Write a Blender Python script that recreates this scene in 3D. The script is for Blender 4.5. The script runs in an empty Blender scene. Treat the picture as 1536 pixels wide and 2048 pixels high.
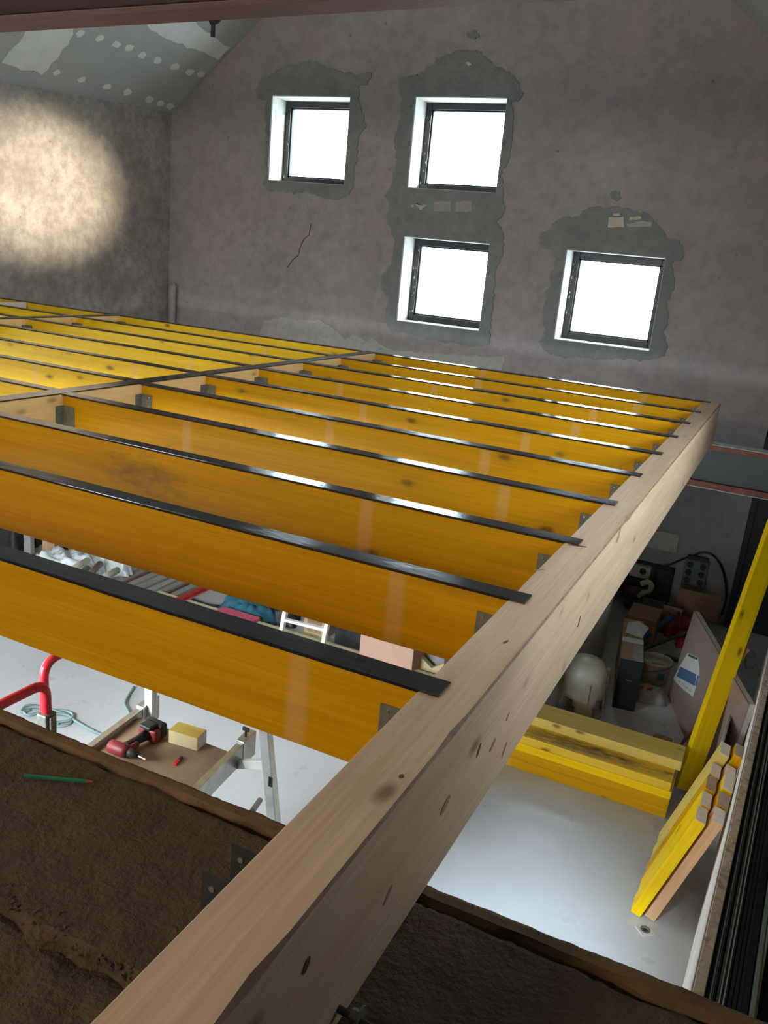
import bpy, bmesh, math, random
from mathutils import Vector, Matrix, noise
from mathutils.geometry import tessellate_polygon

S = bpy.context.scene
COL = S.collection
rnd = random.Random(7)

# ------------------------------------------------------------------ camera
CAM = Vector((0.4157, 0.0, 0.8212))
FPX = 1703.2
RX = Vector((0.8961, 0.4343, 0.0919))
RY = Vector((0.2049, -0.2208, -0.9536))      # image down
RZ = Vector((-0.3938, 0.8733, -0.2869))      # forward
RZ.normalize(); RX = (RX - RZ * RX.dot(RZ)).normalized(); RY = RZ.cross(RX).normalized()
cam_d = bpy.data.cameras.new('camera'); cam = bpy.data.objects.new('camera', cam_d); COL.objects.link(cam)
cam_d.sensor_fit = 'HORIZONTAL'; cam_d.sensor_width = 36.0; cam_d.lens = FPX * 36.0 / 1536.0
cam_d.clip_start = 0.02; cam_d.clip_end = 200
cam.matrix_world = Matrix(((RX.x, -RY.x, -RZ.x, CAM.x), (RX.y, -RY.y, -RZ.y, CAM.y), (RX.z, -RY.z, -RZ.z, CAM.z), (0, 0, 0, 1)))
S.camera = cam

# ------------------------------------------------------------------ sky, sun, daylight openings, exposure
SKY = 13.0
w = bpy.data.worlds.new('overcast_sky'); S.world = w; w.use_nodes = True
bg = w.node_tree.nodes['Background']; bg.inputs[0].default_value = (0.75, 0.89, 1.0, 1); bg.inputs[1].default_value = SKY

sun_d = bpy.data.lights.new('low_sun', 'SUN'); sun = bpy.data.objects.new('low_sun', sun_d); COL.objects.link(sun)
sun_d.energy = 9.0; sun_d.color = (1.0, 0.93, 0.82); sun_d.angle = math.radians(1.5)
sun.rotation_euler = Vector((-0.88, -0.36, -0.25)).to_track_quat('-Z', 'Y').to_euler()
wall_fill_d = bpy.data.lights.new('wall_patch_fill', 'SPOT'); lamp = bpy.data.objects.new('wall_patch_fill', wall_fill_d); COL.objects.link(lamp)  # added spot for the soft patch of light on the left wall
wall_fill_d.energy = 5200; wall_fill_d.color = (1.0, 0.88, 0.70); wall_fill_d.spot_size = math.radians(14); wall_fill_d.spot_blend = 1.0; lamp.scale = (1.45, 1, 1); wall_fill_d.shadow_soft_size = 0.08
loft_d = bpy.data.lights.new('warm_loft_fill', 'AREA'); loft = bpy.data.objects.new('warm_loft_fill', loft_d); COL.objects.link(loft)  # added warm fill behind the viewpoint
loft_d.energy = 75; loft_d.color = (1.0, 0.74, 0.45); loft_d.size = 0.5; loft.location = (-1.9, -2.7, 1.8)
loft.rotation_euler = (Vector((-2.0, 3.0, 0.2)) - loft.location).to_track_quat('-Z', 'Y').to_euler()
fl1_d = bpy.data.lights.new('floor_fill', 'AREA'); fl1 = bpy.data.objects.new('floor_fill', fl1_d); COL.objects.link(fl1)  # added cool fill that brightens the left floor
fl1_d.energy = 70; fl1_d.color = (0.86, 0.94, 1.0); fl1_d.shape = 'RECTANGLE'; fl1_d.size = 1.2; fl1_d.size_y = 0.3; fl1_d.spread = math.radians(110)
fl1.location = (-3.1, 1.45, -0.8); fl1.rotation_euler = (Vector((-3.0, 4.3, -2.65)) - fl1.location).to_track_quat('-Z', 'Y').to_euler()
fl2_d = bpy.data.lights.new('floor_spot_fill', 'SPOT'); fl2 = bpy.data.objects.new('floor_spot_fill', fl2_d); COL.objects.link(fl2)  # added spot fill for the bright pool on the right floor
fl2_d.energy = 900; fl2_d.color = (0.70, 0.87, 1.0); fl2_d.spot_size = math.radians(34); fl2_d.spot_blend = 1.0; fl2_d.shadow_soft_size = 0.12
fl2.location = (-0.45, 1.5, -0.8); fl2.rotation_euler = (Vector((-0.32, 3.62, -2.65)) - fl2.location).to_track_quat('-Z', 'Y').to_euler()
lamp.location = (0.35, 7.0, 2.15); lamp.rotation_euler = (Vector((-7.42, 7.4, 1.2)) - lamp.location).to_track_quat('-Z', 'Y').to_euler()

def portal(name, loc, direction, sx, sy):
    d = bpy.data.lights.new(name, 'AREA'); d.shape = 'RECTANGLE'; d.size = sx; d.size_y = sy
    o = bpy.data.objects.new(name, d); COL.objects.link(o); o.location = loc
    o.rotation_euler = Vector(direction).to_track_quat('-Z', 'Y').to_euler()
    d.cycles.is_portal = True
    return o

S.view_settings.view_transform = 'Standard'; S.view_settings.look = 'None'
S.view_settings.gamma = 1.0; S.view_settings.use_curve_mapping = False
S.view_settings.exposure = 0.0
S.cycles.max_bounces = 10; S.cycles.diffuse_bounces = 6; S.cycles.glossy_bounces = 4
S.cycles.sample_clamp_indirect = 6.0; S.cycles.caustics_reflective = False; S.cycles.caustics_refractive = False

# ------------------------------------------------------------------ photo ray helpers (points on real surfaces)
def ray(u, v):
    return RX * ((u - 768) / FPX) + RY * ((v - 1024) / FPX) + RZ
def on(u, v, ax, val):
    d = ray(u, v); t = (val - CAM[ax]) / d[ax]; return CAM + d * t
def onz(u, v, z): return on(u, v, 2, z)
def ony(u, v, y): return on(u, v, 1, y)
def onp(u, v, p, n):
    d = ray(u, v); return CAM + d * ((p - CAM).dot(n) / d.dot(n))

# ------------------------------------------------------------------ node material helpers
def new_mat(name):
    m = bpy.data.materials.new(name); m.use_nodes = True
    nt = m.node_tree; return m, nt, nt.nodes['Principled BSDF']
def N(nt, typ, **kw):
    n = nt.nodes.new(typ)
    for k, v in kw.items():
        if k.startswith('i_'):
            key = k[2:]; key = int(key) if key.isdigit() else key.replace('_', ' ')
            n.inputs[key].default_value = v
        else: setattr(n, k, v)
    return n
def L(nt, a, b): nt.links.new(a, b)
def c4(c): return (c[0], c[1], c[2], 1)
def ramp(nt, fac, stops):
    r = nt.nodes.new('ShaderNodeValToRGB'); e = r.color_ramp.elements
    e[0].position = stops[0][0]; e[0].color = c4(stops[0][1]); e[1].position = stops[1][0]; e[1].color = c4(stops[1][1])
    for p, c in stops[2:]:
        q = e.new(p); q.color = c4(c)
    L(nt, fac, r.inputs[0]); return r.outputs[0]
def mixc(nt, fac, a, b, mode='MIX'):
    n = nt.nodes.new('ShaderNodeMix'); n.data_type = 'RGBA'; n.blend_type = mode
    for sock, val in ((n.inputs[0], fac), (n.inputs[6], a), (n.inputs[7], b)):
        if hasattr(val, 'is_linked'): L(nt, val, sock)
        elif isinstance(val, (int, float)): sock.default_value = val
        else: sock.default_value = c4(val)
    return n.outputs[2]
def math_(nt, op, a, b=None, c=None):
    n = nt.nodes.new('ShaderNodeMath'); n.operation = op
    for i, v in enumerate((a, b, c)):
        if v is None: continue
        if hasattr(v, 'is_linked'): L(nt, v, n.inputs[i])
        else: n.inputs[i].default_value = v
    return n.outputs[0]
def coords(nt, scale=(1, 1, 1), jitter=False):
    tc = nt.nodes.new('ShaderNodeTexCoord'); mp = nt.nodes.new('ShaderNodeMapping'); mp.inputs['Scale'].default_value = scale
    v = tc.outputs['Object']
    if jitter:
        oi = nt.nodes.new('ShaderNodeObjectInfo'); ad = nt.nodes.new('ShaderNodeVectorMath'); ad.operation = 'ADD'
        cb = nt.nodes.new('ShaderNodeCombineXYZ')
        for i, f in enumerate((17.3, 9.1, 5.7)): L(nt, math_(nt, 'MULTIPLY', oi.outputs['Random'], f), cb.inputs[i])
        L(nt, v, ad.inputs[0]); L(nt, cb.outputs[0], ad.inputs[1]); v = ad.outputs[0]
    L(nt, v, mp.inputs['Vector']); return mp.outputs['Vector']
def noise_n(nt, vec, scale, detail=4, rough=0.55):
    n = N(nt, 'ShaderNodeTexNoise'); n.inputs['Scale'].default_value = scale; n.inputs['Detail'].default_value = detail
    n.inputs['Roughness'].default_value = rough; L(nt, vec, n.inputs['Vector']); return n.outputs[0]
def bump(nt, bsdf, h, strength, dist=0.01):
    b = nt.nodes.new('ShaderNodeBump'); b.inputs['Strength'].default_value = strength; b.inputs['Distance'].default_value = dist
    L(nt, h, b.inputs['Height']); L(nt, b.outputs[0], bsdf.inputs['Normal'])

def plain(name, col, rough=0.6, metal=0.0, var=0.12, nscale=8, bmp=0.0, spec=0.5):
    m, nt, b = new_mat(name)
    v = coords(nt, jitter=True); f = noise_n(nt, v, nscale, 5)
    col_o = ramp(nt, f, [(0.3, [c * (1 - var) for c in col]), (0.72, [min(1, c * (1 + var)) for c in col])])
    L(nt, col_o, b.inputs['Base Color'])
    b.inputs['Roughness'].default_value = rough; b.inputs['Metallic'].default_value = metal
    b.inputs['Specular IOR Level'].default_value = spec
    if bmp: bump(nt, b, noise_n(nt, v, nscale * 6, 4), bmp, 0.004)
    return m

def wood(name, c_lo, c_hi, knot=(0.16, 0.06, 0.015), rough=0.5, knot_amt=0.8, grain=1.0, stripe=None, stain=None, ends=None, blotch=0.25, axis=0, spec=0.14):
    """long grain along local axis; knots on every face; optional undyed strap mark and mould stain"""
    m, nt, b = new_mat(name)
    sc = [18.0] * 3; sc[axis] = 0.9
    v = coords(nt, tuple(sc), True)
    g = noise_n(nt, v, 1.6 * grain, 6, 0.6)
    col = ramp(nt, g, [(0.3, c_lo), (0.7, c_hi)])
    s2 = [110.0] * 3; s2[axis] = 2.2
    g2 = noise_n(nt, coords(nt, tuple(s2), True), 1.3, 3, 0.6)
    col = mixc(nt, math_(nt, 'MULTIPLY', ramp(nt, g2, [(0.42, (1, 1, 1)), (0.62, (0, 0, 0))]), 0.28), col, [c * 0.72 for c in c_lo])
    sb = [3.0] * 3; sb[axis] = 0.8
    vb = coords(nt, tuple(sb), True); bl = noise_n(nt, vb, 1.0, 3)
    col = mixc(nt, math_(nt, 'MULTIPLY', ramp(nt, bl, [(0.4, (0, 0, 0)), (0.75, (1, 1, 1))]), blotch), col, [c * 0.7 for c in c_lo])
    sk = [7.5] * 3; sk[axis] = 3.6
    vk = coords(nt, tuple(sk), True)
    vo = N(nt, 'ShaderNodeTexVoronoi'); L(nt, vk, vo.inputs['Vector']); vo.inputs['Scale'].default_value = 1.0
    dist = math_(nt, 'ADD', vo.outputs['Distance'], math_(nt, 'MULTIPLY', math_(nt, 'SUBTRACT', noise_n(nt, vk, 3, 2), 0.5), 0.12))
    kf = ramp(nt, dist, [(0.05, (1, 1, 1)), (0.16, (0, 0, 0))])
    halo = ramp(nt, dist, [(0.08, (1, 1, 1)), (0.34, (0, 0, 0))])
    sepc = N(nt, 'ShaderNodeSeparateColor'); L(nt, vo.outputs['Color'], sepc.inputs[0])
    gate = math_(nt, 'GREATER_THAN', sepc.outputs[0], 0.38)
    col = mixc(nt, math_(nt, 'MULTIPLY', math_(nt, 'MULTIPLY', halo, gate), 0.35 * knot_amt), col, [c * 0.55 for c in c_hi])
    col = mixc(nt, math_(nt, 'MULTIPLY', math_(nt, 'MULTIPLY', kf, gate), knot_amt), col, knot)
    tc = N(nt, 'ShaderNodeTexCoord'); sep = N(nt, 'ShaderNodeSeparateXYZ'); L(nt, tc.outputs['Object'], sep.inputs[0])
    oi = N(nt, 'ShaderNodeObjectInfo')
    if stripe:                                    # strap marks left undyed across the board
        for base, spread, k in stripe:
            c = math_(nt, 'ADD', math_(nt, 'MULTIPLY', math_(nt, 'FRACT', math_(nt, 'MULTIPLY', oi.outputs['Random'], k)), spread), base)
            d = math_(nt, 'ABSOLUTE', math_(nt, 'SUBTRACT', sep.outputs[0], c))
            f = ramp(nt, math_(nt, 'ADD', d, math_(nt, 'MULTIPLY', g, 0.02)), [(0.026, (1, 1, 1)), (0.042, (0, 0, 0))])
            col = mixc(nt, math_(nt, 'MULTIPLY', f, 0.32), col, (0.72, 0.42, 0.2))
    if stain:
        for (sx, sy, sz, rx, ry, rz, amt) in stain:
            parts = [math_(nt, 'POWER', math_(nt, 'DIVIDE', math_(nt, 'SUBTRACT', sep.outputs[i], (sx, sy, sz)[i]), (rx, ry, rz)[i]), 2) for i in range(3)]
            e = math_(nt, 'ADD', math_(nt, 'ADD', parts[0], parts[1]), parts[2])
            nn = noise_n(nt, coords(nt, (6, 30, 16), True), 1.5, 6, 0.7)
            f = ramp(nt, math_(nt, 'ADD', math_(nt, 'MULTIPLY', e, 0.4), math_(nt, 'MULTIPLY', nn, 1.1)), [(0.45, (1, 1, 1)), (0.85, (0, 0, 0))])
            col = mixc(nt, math_(nt, 'MULTIPLY', f, amt), col, (0.06, 0.055, 0.05))
    if ends:                                       # sawn end grain
        geo = N(nt, 'ShaderNodeTexCoord'); sp = N(nt, 'ShaderNodeSeparateXYZ'); L(nt, geo.outputs['Normal'], sp.inputs[0])
        f = math_(nt, 'GREATER_THAN', math_(nt, 'ABSOLUTE', sp.outputs[axis]), 0.8)
        en = ramp(nt, noise_n(nt, coords(nt, (40, 40, 40), True), 1.2, 4), [(0.3, [c * 0.8 for c in ends]), (0.7, ends)])
        col = mixc(nt, f, col, en)
    L(nt, col, b.inputs['Base Color']); b.inputs['Roughness'].default_value = rough
    b.inputs['Specular IOR Level'].default_value = spec
    bump(nt, b, g, 0.12, 0.006)
    return m

def plaster(name, base, dark, scale=1.0, bmp=0.35, warm=None, mott=0.45):
    m, nt, b = new_mat(name); v = coords(nt)
    n1 = noise_n(nt, v, 1.1 * scale, 6, 0.6); n2 = noise_n(nt, v, 6.5 * scale, 7, 0.65); n3 = noise_n(nt, v, 38 * scale, 4)
    col = ramp(nt, n1, [(0.32, dark), (0.68, base)])
    col = mixc(nt, math_(nt, 'MULTIPLY', ramp(nt, n2, [(0.38, (1, 1, 1)), (0.6, (0, 0, 0))]), mott), col, [c * 0.72 for c in dark])
    if warm: col = mixc(nt, math_(nt, 'MULTIPLY', ramp(nt, noise_n(nt, v, 2.3 * scale, 5), [(0.5, (0, 0, 0)), (0.72, (1, 1, 1))]), 0.5), col, warm)
    vo = N(nt, 'ShaderNodeTexVoronoi'); vo.inputs['Scale'].default_value = 3.1; L(nt, v, vo.inputs['Vector'])
    col = mixc(nt, math_(nt, 'MULTIPLY', ramp(nt, vo.outputs['Distance'], [(0.03, (1, 1, 1)), (0.06, (0, 0, 0))]), 0.4), col, (0.03, 0.03, 0.03))
    L(nt, col, b.inputs['Base Color']); b.inputs['Roughness'].default_value = 0.92
    h = math_(nt, 'ADD', math_(nt, 'MULTIPLY', n2, 0.7), math_(nt, 'MULTIPLY', n3, 0.3))
    bump(nt, b, h, bmp, 0.03)
    return m

M = {}
M['wall_back'] = plaster('purple_grey_plaster', (0.50, 0.445, 0.435), (0.39, 0.345, 0.335), warm=(0.48, 0.40, 0.33))
M['wall_side'] = plaster('trowelled_plaster', (0.56, 0.50, 0.43), (0.33, 0.29, 0.245), 1.35, 1.0, mott=0.6)
M['cement'] = plaster('grey_cement_render', (0.33, 0.335, 0.32), (0.26, 0.265, 0.26), 1.4, 0.2)
M['reveal'] = plain('pale_reveal_render', (0.55, 0.54, 0.5), 0.9, var=0.1, nscale=14, bmp=0.2)
M['pale_plaster'] = plaster('pale_scratch_plaster', (0.62, 0.59, 0.54), (0.52, 0.49, 0.45), 2, 0.3)
M['stone'] = plain('light_stone', (0.72, 0.64, 0.52), 0.9, var=0.15, bmp=0.3)
M['earth'] = plaster('brown_earth_render', (0.105, 0.068, 0.036), (0.07, 0.045, 0.024), 2.5, 0.8)
M['earth_lip'] = plain('brown_earth_lip', (0.15, 0.09, 0.042), 0.95, var=0.25, nscale=14, bmp=0.7)
M['board_grey'] = plain('grey_plasterboard', (0.40, 0.41, 0.385), 0.85, var=0.05, nscale=3)
M['filler'] = plain('white_joint_filler', (0.70, 0.71, 0.66), 0.9, var=0.06, nscale=6, bmp=0.1)
M['tie'] = wood('dark_red_brown_timber', (0.05, 0.026, 0.02), (0.068, 0.036, 0.028), knot=(0.05, 0.03, 0.02), knot_amt=0.4, rough=0.6)
M['tie_lit'] = wood('lit_timber_underside', (0.12, 0.062, 0.045), (0.17, 0.09, 0.066), knot_amt=0.3, rough=0.6)  # paler than the beam: bounce light on its underside painted in
M['black_frame'] = plain('black_aluminium', (0.02, 0.022, 0.026), 0.35, 0.0, var=0.2)
M['grey_metal'] = plain('worn_aluminium', (0.62, 0.61, 0.58), 0.38, 0.85, var=0.12, nscale=20)
M['white_metal'] = plain('bright_aluminium', (0.78, 0.77, 0.73), 0.42, 0.35, var=0.08, nscale=20)
M['galv'] = plain('galvanised_steel', (0.19, 0.188, 0.145), 0.5, 0.35, var=0.25, nscale=60)
M['galv_dark'] = plain('dark_steel', (0.045, 0.045, 0.042), 0.55, 0.4, var=0.2, nscale=60)
M['nail'] = plain('bright_nail', (0.85, 0.83, 0.75), 0.25, 0.9, var=0.05)
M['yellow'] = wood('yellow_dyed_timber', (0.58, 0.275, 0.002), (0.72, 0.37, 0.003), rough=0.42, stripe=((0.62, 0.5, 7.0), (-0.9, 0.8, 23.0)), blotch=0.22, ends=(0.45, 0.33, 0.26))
M['yellow_stain'] = wood('yellow_dyed_timber_mould', (0.58, 0.275, 0.002), (0.71, 0.365, 0.003), rough=0.42, stripe=((0.55, 0.3, 7.0),), blotch=0.25,
                         stain=((-0.35, -0.03, -0.11, 0.28, 0.2, 0.10, 0.55),))
M['yellow_glare'] = wood('yellow_timber_glare', (0.78, 0.46, 0.012), (0.93, 0.60, 0.02), rough=0.45, stripe=((0.62, 0.5, 7.0),), blotch=0.3, ends=(0.45, 0.33, 0.26))  # sky glare on the farther bays painted in as paler yellow
M['yellow_bright'] = wood('bright_yellow_timber', (0.88, 0.52, 0.003), (0.98, 0.66, 0.005), rough=0.45, blotch=0.2, ends=(0.88, 0.77, 0.71))
M['yellow_pale'] = wood('faded_yellow_timber', (0.62, 0.44, 0.09), (0.76, 0.56, 0.15), rough=0.55, blotch=0.3, ends=(0.88, 0.77, 0.71))
M['stack_stain'] = wood('yellow_timber_grey_mould', (0.72, 0.44, 0.03), (0.85, 0.55, 0.05), rough=0.5, blotch=0.2, ends=(0.55, 0.42, 0.28),
                        stain=((0.1, 0.1, 0.06, 0.75, 0.11, 0.06, 0.85),))
M['orange_wood'] = wood('pale_orange_timber', (0.66, 0.36, 0.17), (0.76, 0.45, 0.24), rough=0.5, blotch=0.15, ends=(0.88, 0.77, 0.71))
M['header'] = wood('pale_orange_header_timber', (0.92, 0.57, 0.23), (0.98, 0.66, 0.30), rough=0.45, blotch=0.1, axis=1, knot_amt=0.5)
M['pine'] = wood('pale_pine', (0.56, 0.37, 0.225), (0.71, 0.51, 0.345), knot=(0.13, 0.06, 0.03), rough=0.5, blotch=0.22, axis=1, knot_amt=0.75)
M['tape'] = None
def tape_mat():
    m, nt, b = new_mat('black_butyl_tape'); v = coords(nt, (1, 1, 1), True)
    b.inputs['Base Color'].default_value = (0.012, 0.012, 0.013, 1)
    r = ramp(nt, noise_n(nt, v, 5, 3), [(0.35, (0.10,) * 3), (0.7, (0.21,) * 3)]); L(nt, r, b.inputs['Roughness'])
    b.inputs['Specular IOR Level'].default_value = 1.0
    h = noise_n(nt, coords(nt, (14, 30, 1), True), 1.0, 3); bump(nt, b, h, 0.05, 0.015)
    return m
M['tape'] = tape_mat()
def floor_mat():
    m, nt, b = new_mat('concrete_screed'); v = coords(nt)
    n1 = noise_n(nt, v, 0.7, 6, 0.6); n2 = noise_n(nt, v, 5, 6, 0.6)
    col = ramp(nt, n1, [(0.35, (0.42, 0.42, 0.42)), (0.65, (0.53, 0.535, 0.545))])
    col = mixc(nt, math_(nt, 'MULTIPLY', ramp(nt, n2, [(0.35, (1, 1, 1)), (0.7, (0, 0, 0))]), 0.06), col, (0.34, 0.32, 0.30))
    L(nt, col, b.inputs['Base Color'])
    L(nt, ramp(nt, n2, [(0.3, (0.26,) * 3), (0.7, (0.36,) * 3)]), b.inputs['Roughness'])
    bump(nt, b, noise_n(nt, v, 14, 3), 0.03, 0.01); return m
M['floor'] = floor_mat()
def glass_mat():
    m, nt, b = new_mat('clear_window_glass'); nt.nodes.remove(b)
    t = N(nt, 'ShaderNodeBsdfTransparent'); t.inputs[0].default_value = (0.95, 0.97, 0.96, 1)
    g = N(nt, 'ShaderNodeBsdfGlossy'); g.inputs['Roughness'].default_value = 0.02
    lw = N(nt, 'ShaderNodeLayerWeight'); f = math_(nt, 'MULTIPLY_ADD', math_(nt, 'POWER', lw.outputs['Facing'], 5.0), 0.96, 0.04)
    mx = N(nt, 'ShaderNodeMixShader'); L(nt, f, mx.inputs[0]); L(nt, t.outputs[0], mx.inputs[1]); L(nt, g.outputs[0], mx.inputs[2])
    L(nt, mx.outputs[0], nt.nodes['Material Output'].inputs[0]); return m
M['glass'] = glass_mat()
def osb_mat():
    m, nt, b = new_mat('chipboard'); v = coords(nt, (1, 1, 1))
    vo = N(nt, 'ShaderNodeTexVoronoi'); vo.inputs['Scale'].default_value = 45; L(nt, v, vo.inputs['Vector'])
    sp = N(nt, 'ShaderNodeSeparateColor'); L(nt, vo.outputs['Color'], sp.inputs[0])
    L(nt, ramp(nt, sp.outputs[0], [(0.0, (0.46, 0.32, 0.2)), (0.3, (0.66, 0.53, 0.39)), (1.0, (0.76, 0.65, 0.52))]), b.inputs['Base Color'])
    b.inputs['Roughness'].default_value = 0.8; bump(nt, b, vo.outputs['Distance'], 0.3, 0.005); return m
M['osb'] = osb_mat()
M['osb_face'] = plain('pale_board_face', (0.74, 0.66, 0.56), 0.75, var=0.15, nscale=5)
M['rust'] = plain('rusty_red_steel', (0.17, 0.06, 0.038), 0.85, var=0.35, nscale=9, bmp=0.2)
M['steel_web'] = plain('grey_primed_steel', (0.075, 0.08, 0.075), 0.85, var=0.1)
M['steel_top'] = plain('pale_flange_top', (0.42, 0.45, 0.40), 0.8, var=0.15, nscale=12)  # pale tone paints in the light on the upper flange
M['red'] = plain('red_enamel', (0.62, 0.02, 0.035), 0.35, var=0.2, nscale=30)
M['red_dark'] = plain('dark_red_plastic', (0.22, 0.02, 0.02), 0.5, var=0.15)
M['black'] = plain('black_rubber', (0.012, 0.012, 0.013), 0.55, var=0.2)
M['black_carton'] = plain('matt_black_carton', (0.008, 0.008, 0.009), 0.8, var=0.2)
M['plywood'] = plain('brown_deck_plywood', (0.27, 0.18, 0.11), 0.7, var=0.2, nscale=7)
M['cable'] = plain('grey_green_cable', (0.16, 0.23, 0.22), 0.5, var=0.15)
M['black_cable'] = plain('black_cable', (0.012, 0.014, 0.018), 0.5, var=0.1)
M['green_pencil'] = plain('green_lacquer', (0.01, 0.16, 0.07), 0.35, var=0.1)
M['lead'] = plain('sharpened_wood', (0.24, 0.09, 0.05), 0.7, var=0.1)
M['white_plastic'] = plain('cream_white_plastic', (0.62, 0.60, 0.47), 0.35, var=0.08, nscale=4)
M['tank'] = plain('white_enamel_tank', (0.60, 0.64, 0.55), 0.3, var=0.06, nscale=3)
M['bucket'] = plain('stained_white_bucket', (0.50, 0.46, 0.36), 0.5, var=0.15, nscale=6)
M['orange'] = plain('orange_residue', (0.62, 0.24, 0.05), 0.7, var=0.3, nscale=14)
M['cardboard'] = plain('brown_cardboard', (0.40, 0.235, 0.13), 0.85, var=0.1, nscale=10)
M['cardboard_pink'] = plain('pinkish_cardboard', (0.50, 0.30, 0.215), 0.8, var=0.06, nscale=5)
M['sheet'] = plain('pinkish_brown_board', (0.30, 0.215, 0.18), 0.8, var=0.1, nscale=3)
M['sheet_edge'] = plain('pale_board_edge', (0.50, 0.45, 0.42), 0.85, var=0.1)
M['paper'] = plain('white_paper', (0.66, 0.66, 0.62), 0.8, var=0.05)
M['blue_print'] = plain('blue_print', (0.07, 0.15, 0.29), 0.7, var=0.08)
M['grey_print'] = plain('grey_print', (0.22, 0.24, 0.24), 0.8, var=0.08)
M['green_print'] = plain('green_print', (0.05, 0.12, 0.08), 0.7, var=0.08)
M['grey_plastic'] = plain('grey_plastic', (0.16, 0.165, 0.17), 0.5, var=0.1)
M['grey_bag'] = plain('grey_plastic_bag', (0.34, 0.32, 0.33), 0.35, var=0.2, nscale=14, bmp=0.4)
M['white_bag'] = plain('white_plastic_film', (0.62, 0.68, 0.70), 0.25, var=0.15, nscale=12, bmp=0.5)
M['pink'] = plain('pink_plastic', (0.55, 0.09, 0.15), 0.5, var=0.1)
M['cream_wood'] = plain('cream_softwood', (0.58, 0.48, 0.27), 0.7, var=0.12, nscale=14)
M['blue_bag'] = plain('blue_canvas', (0.015, 0.10, 0.15), 0.8, var=0.25, nscale=14, bmp=0.3)
M['blue_pipe'] = plain('blue_pipe', (0.02, 0.10, 0.22), 0.45, var=0.1)
M['green_pipe'] = plain('green_pipe', (0.03, 0.10, 0.06), 0.5, var=0.1)
M['purple'] = plain('dark_purple_motor', (0.06, 0.035, 0.05), 0.5, var=0.1)
M['grey_profile'] = plain('grey_profile', (0.33, 0.31, 0.30), 0.5, var=0.1)
M['brown_profile'] = plain('brown_profile', (0.20, 0.12, 0.10), 0.5, var=0.1)
M['dark_profile'] = plain('dark_grey_profile', (0.28, 0.28, 0.275), 0.5, var=0.1)
M['black_alu'] = plain('black_anodised_profile', (0.03, 0.034, 0.04), 0.3, 0.0, var=0.15, spec=0.7)
M['grey_alu'] = plain('grey_anodised_profile', (0.85, 0.85, 0.87), 0.4, 0.0, var=0.12, nscale=5)
M['alu_highlight'] = plain('track_highlight', (0.97, 0.97, 0.97), 0.35, 0.0, var=0.08)
M['navy_panel'] = plain('dark_glazed_panel', (0.02, 0.026, 0.04), 0.22, 0.0, var=0.1)
M['green_strip'] = plain('pale_green_strip', (0.28, 0.34, 0.29), 0.6, var=0.1)
M['straw'] = plain('straw_coloured_cord', (0.42, 0.36, 0.2), 0.8, var=0.15)
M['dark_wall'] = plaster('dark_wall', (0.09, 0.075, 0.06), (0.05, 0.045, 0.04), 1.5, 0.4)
M['dark_door'] = plain('near_black_door', (0.02, 0.021, 0.023), 0.6, var=0.15)
M['broom'] = plain('brown_broomstick', (0.30, 0.18, 0.10), 0.6, var=0.12)
M['tile'] = plain('dark_grey_tile', (0.05, 0.05, 0.045), 0.5, var=0.15)

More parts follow.
